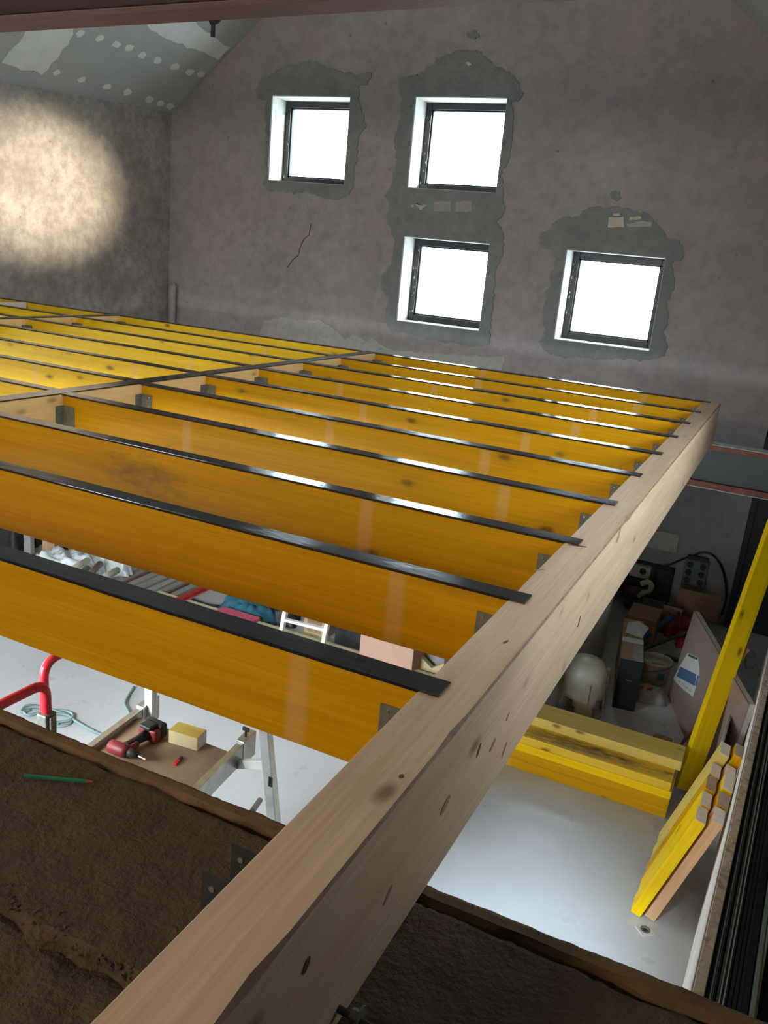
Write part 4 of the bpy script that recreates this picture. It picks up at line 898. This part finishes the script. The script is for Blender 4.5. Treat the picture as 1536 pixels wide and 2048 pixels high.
# bag of fixings
def pillow(c, lx, ly, h, seed, rz=0.0, n=18, crump=0.012):
    mb = MB(); vs = []; fs = []
    for j in range(n + 1):
        for i in range(n + 1):
            a, b_ = i / n * 2 - 1, j / n * 2 - 1; k = max(0, (1 - a ** 4)) ** .5 * max(0, (1 - b_ ** 4)) ** .5
            z = h * k + noise.noise(Vector((a * 4 + seed, b_ * 4, 0))) * crump * 2 * k + 0.004
            x = a * lx + noise.noise(Vector((a * 2, b_ * 2, seed))) * crump; y = b_ * ly + noise.noise(Vector((a * 2, b_ * 2, seed + 5))) * crump
            cz, sz = math.cos(rz), math.sin(rz); vs.append((x * cz - y * sz, x * sz + y * cz, z))
    m = len(vs)
    for j in range(n):
        for i in range(n): a = j * (n + 1) + i; fs.append((a, a + 1, a + n + 2, a + n + 1))
    lo = [(p[0], p[1], 0.0) for p in vs]; vs += lo
    fs += [tuple(q + m for q in f[::-1]) for f in fs[:]]
    for i in range(n): fs.append((i + 1, i, m + i, m + i + 1)); t = n * (n + 1); fs.append((t + i, t + i + 1, m + t + i + 1, m + t + i))
    for j in range(n): a = j * (n + 1); fs.append((a, a + n + 1, m + a + n + 1, m + a)); b_ = a + n; fs.append((b_ + n + 1, b_, m + b_, m + b_ + n + 1))
    return mb.add(vs, fs)
bgp = onz(1299, 1396, ZF)
bg_ = thing('fixings_bag', bgp, 'grey plastic bag with an orange label on the floor before the bucket', 'bag')
pillow((0, 0, 0), 0.125, 0.115, 0.085, 2.2, 0.3).build('bag', 'grey_bag', bg_, smooth=True)
MB().plate([(-0.11, 0.02, 0.083), (-0.02, -0.03, 0.098), (0.02, 0.03, 0.104), (-0.06, 0.08, 0.092)], [], (0, 0, 1), 0.004).build('label', 'orange', bg_)
# scrap of wood on the floor
q0 = onz(1305, 1474, ZF); tag(MB().pbox(q0, (0.13, -0.02, 0), (0.02, 0.05, 0), (0, 0, 0.02)).build('wood_scrap', 'cardboard', bevel=0.003), 'small brown wood scrap on the floor behind the yellow stack', 'scrap')
# wall-mounted and stacked things in the dark corner
def wallbox(name, u0, v0, u1, v1, y, dep, mat, label, cat, bevel=0.006):
    a = ony(u0, v0, y); b_ = ony(u1, v1, y); t = thing(name, ((a.x + b_.x) / 2, y, b_.z), label, cat); hw = abs(b_.x - a.x) / 2; h = abs(a.z - b_.z)
    MB().box((-hw, 0, 0), (hw, dep, h)).build('body', mat, t, bevel=bevel); return t, hw, h
t, hw, h = wallbox('electrical_panel', 1286, 1056, 1352, 1107, YW - 0.06, 0.058, 'white_plastic', 'white electrical panel box on the dark gable wall', 'panel')
MB().box((-hw + 0.02, -0.006, 0.02), (hw - 0.02, -0.001, h - 0.02)).build('cover', 'white_plastic', t, bevel=0.003)
t, hw, h = wallbox('meter_box', 1262, 1128, 1298, 1160, YW - 0.1, 0.098, 'white_plastic', 'smaller white meter box low on the dark wall under the panel', 'box')
MB().tube([(0.03, -0.012, h * 0.6), (0.03, -0.001, h * 0.6)], 0.035, 14).build('dial', 'black', t)
# pump with white curled hose
pm = ony(1272, 1186, YW - 0.25); t = thing('pump', pm, 'dark pump motor with a pale curled hose against the back wall', 'pump')
MB().tube([(-0.14, 0, 0), (0.08, 0, 0)], [0.07, 0.07], 16).build('motor', 'purple', t, smooth=True)
MB().box((-0.1, -0.05, -0.16), (0.04, 0.05, -0.06)).build('foot', 'purple', t, bevel=0.006)
hs = [ony(u, v, YW - 0.3) - pm for u, v in ((1282, 1168), (1296, 1164), (1303, 1172), (1298, 1182), (1286, 1186), (1276, 1192))]
MB().tube(bez(hs, 6), 0.03, 10).build('hose', 'white_plastic', t, smooth=True)
# socket board, two columns of round outlets, black cable arching over it
t, hw, h = wallbox('socket_board', 1372, 1116, 1408, 1178, YW - 0.05, 0.048, 'grey_plastic', 'dark grey socket board with round outlets on the back wall', 'board')
for i in range(2):
    for j in range(3): MB().tube([(-hw * 0.55 + i * hw * 1.1, -0.02, h * (0.2 + 0.3 * j)), (-hw * 0.55 + i * hw * 1.1, -0.001, h * (0.2 + 0.3 * j))], 0.032, 14).build('outlet', 'black', t)
MB().box((-hw * 0.9, -0.04, h + 0.005), (hw * 0.9, 0.02, h + 0.045)).build('plug_row', 'galv_dark', t, bevel=0.005)
cb = bez([ony(u, v, YW - 0.03) for u, v in ((1315, 1133), (1338, 1130), (1362, 1120), (1385, 1112), (1405, 1105), (1425, 1110), (1441, 1130), (1450, 1160), (1452, 1195), (1442, 1232))], 6)
tag(MB().tube(cb, 0.011, 8).build('black_cable', 'black_cable', smooth=True), 'black cable arching over the socket board on the dark wall', 'cable')
t, hw, h = wallbox('cardboard_sheet', 1358, 1176, 1432, 1246, YW - 0.3, 0.008, 'cardboard', 'brown cardboard sheet standing under the socket board', 'cardboard', 0.001)
t, hw, h = wallbox('small_board', 1327, 1210, 1360, 1244, YW - 0.55, 0.02, 'cardboard_pink', 'small pinkish board beside the brown cardboard', 'board', 0.002)
# dark tiled niche / rack behind the tank
t, hw, h = wallbox('tile_rack', 1225, 1108, 1330, 1240, YW - 0.02, 0.015, 'dark_door', 'dark metal rack with tiles against the back wall below the panel', 'rack', 0.001)
for i in range(4):
    for j in range(3):
        x = -hw + 0.03 + i * (2 * hw - 0.06) / 4; z = 0.04 + j * (h - 0.08) / 3
        MB().box((x + 0.006, -0.012, z + 0.006), (x + (2 * hw - 0.06) / 4 - 0.006, -0.001, z + (h - 0.08) / 3 - 0.006)).build('tile', 'tile', t, bevel=0.003)
for x in (-hw + 0.01, hw - 0.02): MB().box((x, -0.2, 0), (x + 0.02, -0.16, h)).build('upright', 'dark_door', t)
for z in (0.05, h * 0.5): MB().box((-hw, -0.2, z), (hw, -0.16, z + 0.02)).build('shelf_bar', 'dark_door', t)
bx = ony(1285, 1240, 8.3); tag(MB().box((bx.x - 0.16, 8.3, ZF), (bx.x + 0.14, 8.7, ZF + 0.26)).build('low_crate', 'cardboard', bevel=0.005), 'low dull cardboard crate in front of the dark rack', 'crate')
# heap of pipes and cloths
def hose(pts, z, r, mat, name, label, cat='pipe'):
    P = [onz(u, v, ZF + z_) for (u, v, z_) in pts]; o = MB().tube(bez(P, 6), r, 10).build(name, mat, smooth=True); tag(o, label, cat); return o
hose([(1262, 1290, .03), (1285, 1276, .08), (1315, 1254, .16), (1345, 1234, .22)], 0, 0.03, 'blue_pipe', 'blue_pipe', 'thick blue pipe lying over the heap by the dark corner')
hose([(1275, 1302, .02), (1310, 1290, .06), (1345, 1276, .10), (1385, 1266, .12)], 0, 0.018, 'green_pipe', 'green_pipe', 'dull green pipe across the red cloths')
hose([(1290, 1330, .02), (1325, 1312, .03), (1350, 1318, .02), (1375, 1330, .02)], 0, 0.02, 'green_pipe', 'green_hose', 'dark green hose on the floor behind the bucket', 'hose')
c_ = onz(1345, 1268, ZF); t = pillow(0, 0.17, 0.16, 0.17, 9.1, 0.5, crump=0.04); o = t.build('red_cloth', M['red_dark'], loc=None, smooth=True); o.location = c_ + Vector((0, 0.1, 0)); tag(o, 'dark red cloth bundle under the blue pipe', 'cloth')
c_ = onz(1378, 1300, ZF); t = pillow(0, 0.16, 0.14, 0.09, 4.4, 0.2, crump=0.03); o = t.build('red_bag', M['red'], loc=None, smooth=True); o.location = c_ + Vector((0.0, 0.15, 0)); tag(o, 'red bag half hidden behind the leaning brown board', 'bag')

# ================================================================== ground storey, left-hand side: platform, drill, rail
ZD = -1.5
pf = thing('work_platform', (-1.8, 2.5, ZF), 'aluminium work platform with plywood deck below the mezzanine', 'platform'); po = Vector(pf.location)
rr0 = onz(391, 1577, ZD); rr1 = onz(466, 1503, ZD); dk = (rr1 - rr0).normalized(); dk.z = 0
xr_ = rr0.x - dk.x / dk.y * rr0.y
def dx_(y): return xr_ + dk.x / dk.y * y
yb = onz(413, 1486, ZD).y
y0, y1 = 1.75, yb
mb = MB(); mb.pbox(Vector((dx_(y0) - 0.56, y0, ZD - 0.018)) - po, Vector((0.555, 0, 0)), Vector((dx_(y1) - dx_(y0), y1 - y0, 0)), (0, 0, 0.018)); mb.build('deck', 'plywood', pf, bevel=0.002)
def rail(name, x_off, ya, yb_, h0, h1, mat, w_=0.035):
    mb = MB(); mb.pbox(Vector((dx_(ya) + x_off, ya, ZD + h0)) - po, (w_, 0, 0), Vector((dx_(yb_) - dx_(ya), yb_ - ya, 0)), (0, 0, h1 - h0)); return mb.build(name, mat, pf, bevel=0.003)
r1 = rail('side_rail', 0.0, y0, y1 + 0.16, -0.075, 0.03, 'grey_metal'); r2 = rail('side_rail', -0.60, y0, y1 + 0.16, -0.075, 0.03, 'grey_metal')
rail('rail_end', -0.006, y1 + 0.05, y1 + 0.17, -0.09, 0.04, 'grey_metal', 0.047); rail('rail_end', -0.606, y1 + 0.03, y1 + 0.17, -0.09, 0.04, 'grey_metal', 0.047)
for xo in (0.018, -0.58):
    b_ = Vector((dx_(y1 + 0.1) + xo, y1 + 0.1, ZD + 0.04)) - po
    w_ = MB().tube([b_, b_ + Vector((0, 0, 0.035))], 0.006, 8).build('wing_bolt', 'black', pf)
    wv = MB(); wv.pbox(b_ + Vector((-0.018, -0.004, 0.03)), (0.036, 0, 0), (0, 0.008, 0), (0, 0, 0.018)); wv.build('wing', 'black', w_)
P1 = ony(532, 1473, yb - 0.2); P2 = ony(547, 1632, yb - 0.2); dl = (P2 - P1).normalized()
def leg(Pt, d_, name, L0, L1, w_=0.05):
    a = Pt + d_ * L0 - po; b_ = Pt + d_ * L1 - po; mb = MB(); mb.pbox(a - Vector((w_ / 2, 0.02, 0)), (w_, 0, 0), (0, 0.04, 0), b_ - a); return mb.build(name, 'white_metal', pf, bevel=0.004)
fl_t = (P1.z - ZF) / -dl.z
l_ = leg(P1, dl, 'leg', -0.2, fl_t)
mb = MB(); c_ = P1 + dl * 0.19 - po; mb.pbox(c_ + Vector((0.01, -0.026, -0.03)), (0.018, 0, 0), (0, 0.006, 0), (0, 0, 0.045)); mb.build('latch', 'black', l_)
leg(Vector((P1.x, y0 + 0.05, P1.z)), dl, 'leg', 0.25, fl_t)
PL_ = ony(301, 1446, yb + 0.08); d_ = Vector((0.01, 0, -1)).normalized()
leg(PL_, d_, 'leg', -0.3, PL_.z - ZF)
leg(Vector((PL_.x, y0 + 0.05, PL_.z)), d_, 'leg', 0.05, PL_.z - ZF)
def bar(pa, pb_, w_, h_, mat, name): 
    mb = MB(); mb.pbox(pa - po, Vector((pb_ - pa)), Vector((0, w_, 0)), Vector((0, 0, h_))); return mb.build(name, mat, pf, bevel=0.003)
bar(Vector((dx_(y1) + 0.03, yb - 0.0, ZD - 0.08)), P1 + dl * 0.16, 0.03, 0.045, 'white_metal', 'cross_bar')
bar(Vector((dx_(y0 + .5) + 0.03, 2.30, ZD - 0.06)), Vector((P2.x, 2.36, ZD - 0.10)), 0.03, 0.04, 'white_metal', 'cross_bar')
bar(Vector((dx_(y0) - 0.57, y0 + 0.06, ZD - 0.10)), Vector((dx_(y0) + 0.03, y0 + 0.06, ZD - 0.10)), 0.03, 0.05, 'grey_metal', 'cross_bar')
q0 = ony(520, 1600, 2.5); q1 = ony(505, 1622, 2.42)
mb = MB().tube([q0 - po, q1 - po], 0.012, 8); mb.build('brace', 'dark_profile', pf)
# offcut block on the deck
a = onz(337, 1485, ZD); b_ = onz(393, 1502, ZD); vx = (b_ - a); vy = Vector((-vx.y, vx.x, 0)).normalized() * 0.085
blk = thing('offcut_block', a, 'yellow-topped timber block on the plywood deck beside the drill', 'block')
MB().pbox((0, 0, 0), vx, vy, (0, 0, 0.066)).build('sawn_body', 'cream_wood', blk, bevel=0.002)
MB().pbox((0, 0, 0.0662), vx, vy, (0, 0, 0.003)).build('dyed_top', 'yellow_pale', blk)
MB().pbox(vx * 1.001, vx.normalized() * 0.002, vy, (0, 0, 0.068)).build('dyed_end', 'yellow_bright', blk)
# cordless drill lying on its side
T0 = onz(300, 1478, ZD); T1 = onz(243, 1512, ZD); T2 = onz(284, 1527, ZD)
dr = thing('cordless_drill', T0, 'red and black cordless drill lying on the plywood deck', 'drill')
hd = (T1 - T0); hl_ = hd.normalized(); per = Vector((-hl_.y, hl_.x, 0)); up = Vector((0, 0, 1))
MB().pbox(-hl_ * 0.045 - per * 0.055, hl_ * 0.07, per * 0.11, up * 0.07).build('battery_lower', 'red_dark', dr, bevel=0.012)
MB().pbox(-hl_ * 0.06 - per * 0.06 + up * 0.012, hl_ * 0.05, per * 0.12, up * 0.072).build('battery', 'black', dr, bevel=0.014)
MB().pbox(-hl_ * 0.02 - per * 0.035 + up * 0.068, hl_ * 0.06, per * 0.07, up * 0.022).build('battery_clip', 'black', dr, bevel=0.008)
MB().tube([hl_ * 0.02 + up * 0.036, hl_ * 0.07 + up * 0.034, hd * 0.75 + up * 0.034, hd + up * 0.034], [0.028, 0.021, 0.022, 0.028], 12).build('handle', 'black', dr, smooth=True)
cd = (T2 - T1); cdn = cd.normalized(); ce = hd + up * 0.034
MB().tube([ce - cdn * 0.07, ce - cdn * 0.062, ce + cdn * 0.02, ce + cdn * 0.04], [0.02, 0.031, 0.033, 0.026], 16).build('motor_housing', 'red_dark', dr, smooth=True)
MB().tube([hd * 0.6 + up * 0.034 + cdn * 0.02, ce + cdn * 0.03], [0.016, 0.02], 10).build('trigger_guard', 'red_dark', dr, smooth=True)
MB().tube([ce + cdn * 0.04, ce + cdn * 0.06, ce + cdn * 0.095], [0.022, 0.02, 0.012], 12).build('chuck', 'galv_dark', dr, smooth=True)
MB().tube([ce + cdn * 0.095, ce + cdn * 0.135 - up * 0.006], [0.005, 0.003], 8).build('bit', 'nail', dr)
# small red cutter
a = onz(349, 1532, ZD); b_ = onz(363, 1516, ZD); d_ = (b_ - a); pr = Vector((-d_.y, d_.x, 0)).normalized() * 0.018
uk = thing('utility_knife', a, 'small red and black cutter lying on the deck', 'knife')
MB().pbox(-pr / 2, d_ * 0.62, pr, (0, 0, 0.012)).build('grip', 'red', uk, bevel=0.003); MB().pbox(d_ * 0.63 - pr * 0.4, d_ * 0.4, pr * 0.8, (0, 0, 0.01)).build('slider', 'black', uk, bevel=0.002)
# red tubular rails
rp = onz(84, 1362, -1.0); yR = rp.y
ra = thing('red_rail', (rp.x, rp.y, ZF), 'bent red tubular guard rail with steel clamp at the left', 'rail'); ro = Vector(ra.location)
pbt = ony(97, 1450, yR); top = rp - ro
px = ony(92, 1380, yR).x - ro.x
def fillet(pts, r, n=7):
    P = [Vector(p) for p in pts]; out = [P[0]]
    for i in range(1, len(P) - 1):
        a, b_ = (P[i - 1] - P[i]).normalized(), (P[i + 1] - P[i]).normalized(); p, q = P[i] + a * r, P[i] + b_ * r
        for k in range(n + 1):
            t = k / n; out.append(p * (1 - t) ** 2 + P[i] * 2 * t * (1 - t) + q * t ** 2)
    return out + [P[-1]]
MB().tube(fillet([(px, 0, 0), (px, 0, top.z), (px - 0.02, -1.3, top.z)], 0.07), 0.021, 12).build('near_tube', 'red', ra, smooth=True)
MB().tube(fillet([(px - 0.062, 0.048, 0.2), (px - 0.062, 0.048, top.z + 0.055), (px - 0.03, 1.2, top.z + 0.055)], 0.08), 0.02, 12).build('far_tube', 'red', ra, smooth=True)
MB().box((px - 0.027, -0.03, top.z - 0.24), (px + 0.027, 0.03, top.z - 0.14)).build('clamp', 'galv', ra, bevel=0.006)
MB().box((px + 0.027, -0.015, top.z - 0.23), (px + 0.04, 0.015, top.z - 0.15)).build('clamp_bolt', 'galv', ra, bevel=0.002)
# cable coil on the floor
pts = []
cc = [(60, 1420), (42, 1424), (52, 1412), (76, 1412), (90, 1425), (80, 1440), (110, 1445), (140, 1440), (145, 1428), (120, 1420), (85, 1424), (55, 1430), (48, 1420), (70, 1414), (105, 1420), (135, 1430), (148, 1440), (175, 1456), (205, 1469), (235, 1470), (256, 1462), (263, 1446), (258, 1425), (250, 1408), (258, 1390), (268, 1374)]
cbl = [onz(u, v, ZF + 0.008 + 0.006 * (i % 3)) for i, (u, v) in enumerate(cc)]
tag(MB().tube(bez(cbl, 6), 0.011, 8).build('power_cable', 'cable', smooth=True), 'grey-green cable coiled on the pale floor, its tail running right', 'cable')
cbl = [onz(u, v, ZF + 0.01) for u, v in ((80, 1440), (100, 1450), (125, 1452), (142, 1445), (138, 1432), (115, 1428), (95, 1434), (100, 1446), (118, 1449))]
tag(MB().tube(bez(cbl, 6), 0.010, 8).build('power_cable', 'cable', smooth=True), 'second loop of green cable inside the coil at left', 'cable')

# ------------------------------------------------------------------ far left floor clutter seen between the two nearest joists
prof_m = ['grey_profile', 'brown_profile', 'grey_profile', 'grey_profile', 'dark_profile', 'grey_profile', 'dark_profile', 'brown_profile', 'dark_profile']
g = 'profiles lying side by side on the floor'
p_l = onz(205, 1160, ZF + 0.04); p_r = onz(345, 1170, ZF + 0.04)
nm = ['grey', 'thin brown', 'second grey', 'wide grey', 'thin dark', 'blue-grey', 'dark grey', 'brownish', 'last dark']
for k, mt in enumerate(prof_m):
    x = -5.35 + k * 0.085; wd = [0.07, 0.03, 0.075, 0.075, 0.03, 0.07, 0.07, 0.03, 0.075][k]
    tag(MB().box((x, 5.2, ZF), (x + wd, 8.4, ZF + 0.05 + 0.008 * (k % 3))).build('floor_profile', mt, bevel=0.004), f'{nm[k]} long profile on the floor, number {k + 1} from the left of the row', 'profile', g)
def heap(u, v, lx, ly, h, sd, mat, nm, lab, cat, rz=0.2, dz=0.0):
    o = pillow(0, lx, ly, h, sd, rz, crump=0.05).build(nm, M[mat], smooth=True); p = onz(u, v, ZF); o.location = (p.x, p.y, ZF + dz); tag(o, lab, cat); return o
heap(140, 1150, 0.42, 0.2, 0.22, 1.5, 'white_bag', 'plastic_film', 'crumpled white plastic film at the left end of the profile row', 'film')
heap(190, 1138, 0.35, 0.25, 0.2, 6.5, 'white_bag', 'plastic_film', 'pale crumpled film bundle behind the white film, by the profiles', 'film', 0.7)
heap(230, 1150, 0.2, 0.14, 0.2, 3.5, 'white_bag', 'plastic_film', 'small crumpled white film on top of the grey profiles', 'film', 0.4, 0.06)
for k, (u, v, u2, v2, mt, lab) in enumerate(((128, 1148, 180, 1118, 'white_plastic', 'white tube across the plastic film'), (140, 1160, 176, 1137, 'dark_profile', 'short dark tube on the plastic film'), (170, 1158, 200, 1128, 'brown_profile', 'brown tube lying on the plastic film'), (185, 1168, 235, 1140, 'white_plastic', 'lower white tube beside the grey profiles'))):
    a, b_ = onz(u, v, ZF + 0.22), onz(u2, v2, ZF + 0.22); tag(MB().tube([a, b_], 0.035, 10).build('tube', mt, smooth=True), lab, 'tube')
def floorbox(name, u0, v0, u1, y_d, h, mat, label, cat, z=0.0, bevel=0.005):
    a = onz(u0, v0, ZF + z); b_ = onz(u1, v0 + (u1 - u0) * 0.25, ZF + z); t = thing(name, (a.x, a.y, ZF + z), label, cat)
    MB().box((0, 0, 0), (abs(b_.x - a.x), y_d, h)).build('body', mat, t, bevel=bevel); return t, abs(b_.x - a.x)
t, wd = floorbox('cardboard_box', 85, 1120, 112, 0.5, 0.6, 'cardboard', 'tall brown cardboard box at far left below the joists', 'box')
MB().box((0, -0.004, 0.3), (wd, -0.001, 0.34)).build('seam', 'broom', t)
t, wd = floorbox('cream_box', 118, 1118, 150, 0.5, 0.5, 'cream_wood', 'cream box beside the tall brown cardboard box', 'box')
MB().box((0, -0.004, 0.46), (wd, 0.5, 0.505)).build('lid', 'cream_wood', t, bevel=0.003)
heap(140, 1126, 0.13, 0.09, 0.12, 8.2, 'black', 'black_bag', 'black bag before the cream box at far left', 'bag')
heap(18, 1088, 0.3, 0.22, 0.4, 2.9, 'black', 'black_heap', 'dark covered heap at the far left edge', 'heap')
a = onz(48, 1108, ZF); t = thing('grey_post', a, 'leaning grey metal post at far left', 'post'); MB().pbox((0, 0, 0), (0.10, 0, 0), (0, 0.06, 0), (-0.18, 0.15, 1.0)).build('post', 'grey_profile', t, bevel=0.004); MB().box((-0.03, -0.03, 0), (0.13, 0.09, 0.02)).build('foot', 'dark_profile', t)
# cream plank on trestle blocks with a pink cover
a = onz(296, 1190, ZF + 0.1); b_ = onz(900, 1380, ZF + 0.1); y_ = 6.1
pk = thing('plank', (-4.75, y_, ZF), 'long cream plank lying on small blocks behind the nearest joist', 'plank')
MB().box((0, 0, 0.06), (3.4, 0.14, 0.10)).build('board', 'cream_wood', pk, bevel=0.003)
for x in (0.2, 1.6, 3.0): MB().box((x, 0.01, 0.0), (x + 0.08, 0.13, 0.06)).build('block', 'cream_wood', pk)
xa_ = ony(430, 1222, y_ + 0.02).x; xb_ = ony(505, 1246, y_ + 0.02).x
tag(MB().box((xa_, y_ - 0.005, ZF + 0.1005), (xb_, y_ + 0.15, ZF + 0.135)).build('pink_strip', 'pink', bevel=0.008), 'pink plastic strip lying on the cream plank', 'strip')
cbl = [onz(u, v, ZF + 0.01) for u, v in ((365, 1196), (380, 1196), (400, 1204), (425, 1211), (450, 1211), (464, 1203), (466, 1194), (455, 1186))]
tag(MB().tube(bez(cbl, 6), 0.012, 8).build('black_flex', 'black_cable', smooth=True), 'black flex looping on the grey floor behind the cream plank', 'cable')
bbp = onz(505, 1228, ZF); t = thing('tool_bag', bbp, 'dark blue canvas tool bag on the floor behind the pink strip', 'bag')
pillow(0, 0.33, 0.2, 0.16, 5.5, -0.2, crump=0.04).build('body', 'blue_bag', t, smooth=True)
MB().tube(bez([(-0.2, 0.0, 0.15), (-0.1, -0.02, 0.24), (0.05, -0.02, 0.24), (0.15, 0, 0.16)], 6), 0.014, 8).build('strap', 'black', t, smooth=True)
heap(562, 1238, 0.17, 0.14, 0.15, 7.7, 'black', 'black_tool_case', 'black soft case right of the blue tool bag', 'case')
t, wd = floorbox('timber_crate', 606, 1268, 650, 0.35, 0.25, 'cream_wood', 'cream timber offcut crate behind the ladder', 'crate')
MB().box((0.04, -0.006, 0.05), (wd - 0.04, -0.001, 0.2)).build('panel', 'cardboard', t)
t, wd = floorbox('dark_case', 668, 1285, 722, 0.4, 0.2, 'black', 'dark case on the floor right of the ladder', 'case')
MB().box((0.02, 0.02, 0.201), (wd - 0.02, 0.36, 0.225)).build('lid', 'broom', t, bevel=0.004)
# aluminium ladder: two stiles visible with rungs
la = thing('ladder', onz(550, 1300, ZF), 'slim aluminium step ladder standing behind the nearest joist', 'ladder'); lo = Vector(la.location)
u_ = onz(634, 1322, ZF) - lo; hgt = Vector((0.05, 0.25, 1.35))
for k, b_ in enumerate((Vector((0, 0, 0)), u_)): MB().pbox(b_, (0.035, 0, 0), (0, 0.05, 0), hgt).build('stile', 'grey_alu', la, bevel=0.003)
for k in range(1, 5): MB().pbox(hgt * (k / 5), u_, (0, 0.04, 0), (0, 0, 0.025)).build('rung', 'grey_alu', la, bevel=0.002)
# pinkish open box
a = onz(716, 1330, ZF); t = thing('pink_carton', (a.x, a.y, ZF), 'large pinkish-brown carton below the right end of the nearest joist', 'carton', rot=(0, 0, -0.05))
MB().box((0, 0, 0), (0.52, 0.45, 0.33)).build('body', 'cardboard_pink', t, bevel=0.004)
MB().add([(0, 0, 0.33), (0.52, 0, 0.33), (0.50, 0.12, 0.45), (0.06, 0.12, 0.45), (0, 0.004, 0.326), (0.52, 0.004, 0.326), (0.50, 0.124, 0.446), (0.06, 0.124, 0.446)], [(0, 1, 2, 3), (7, 6, 5, 4), (0, 4, 5, 1), (1, 5, 6, 2), (2, 6, 7, 3), (3, 7, 4, 0)]).build('flap', 'cardboard_pink', t)
MB().box((0.521, 0.0, 0.0), (0.524, 0.45, 0.03)).build('blue_strip', 'blue_print', t)
a = onz(842, 1348, ZF); t = thing('notched_bracket', (a.x, a.y, ZF), 'cream notched wooden bracket beside the pink carton', 'bracket')
MB().plate([(0, 0, 0), (0.2, 0, 0), (0.23, 0, 0.2), (0.11, 0, 0.11), (-0.02, 0, 0.2)], [], (0, -1, 0), 0.05).build('body', 'cream_wood', t, bevel=0.003)
MB().plate([(-0.05, 0.06, 0.0), (0.26, 0.06, 0), (0.27, 0.06, 0.34), (0.1, 0.06, 0.34), (-0.06, 0.06, 0.3)], [], (0, -1, 0), 0.008).build('backing', 'grey_profile', t)
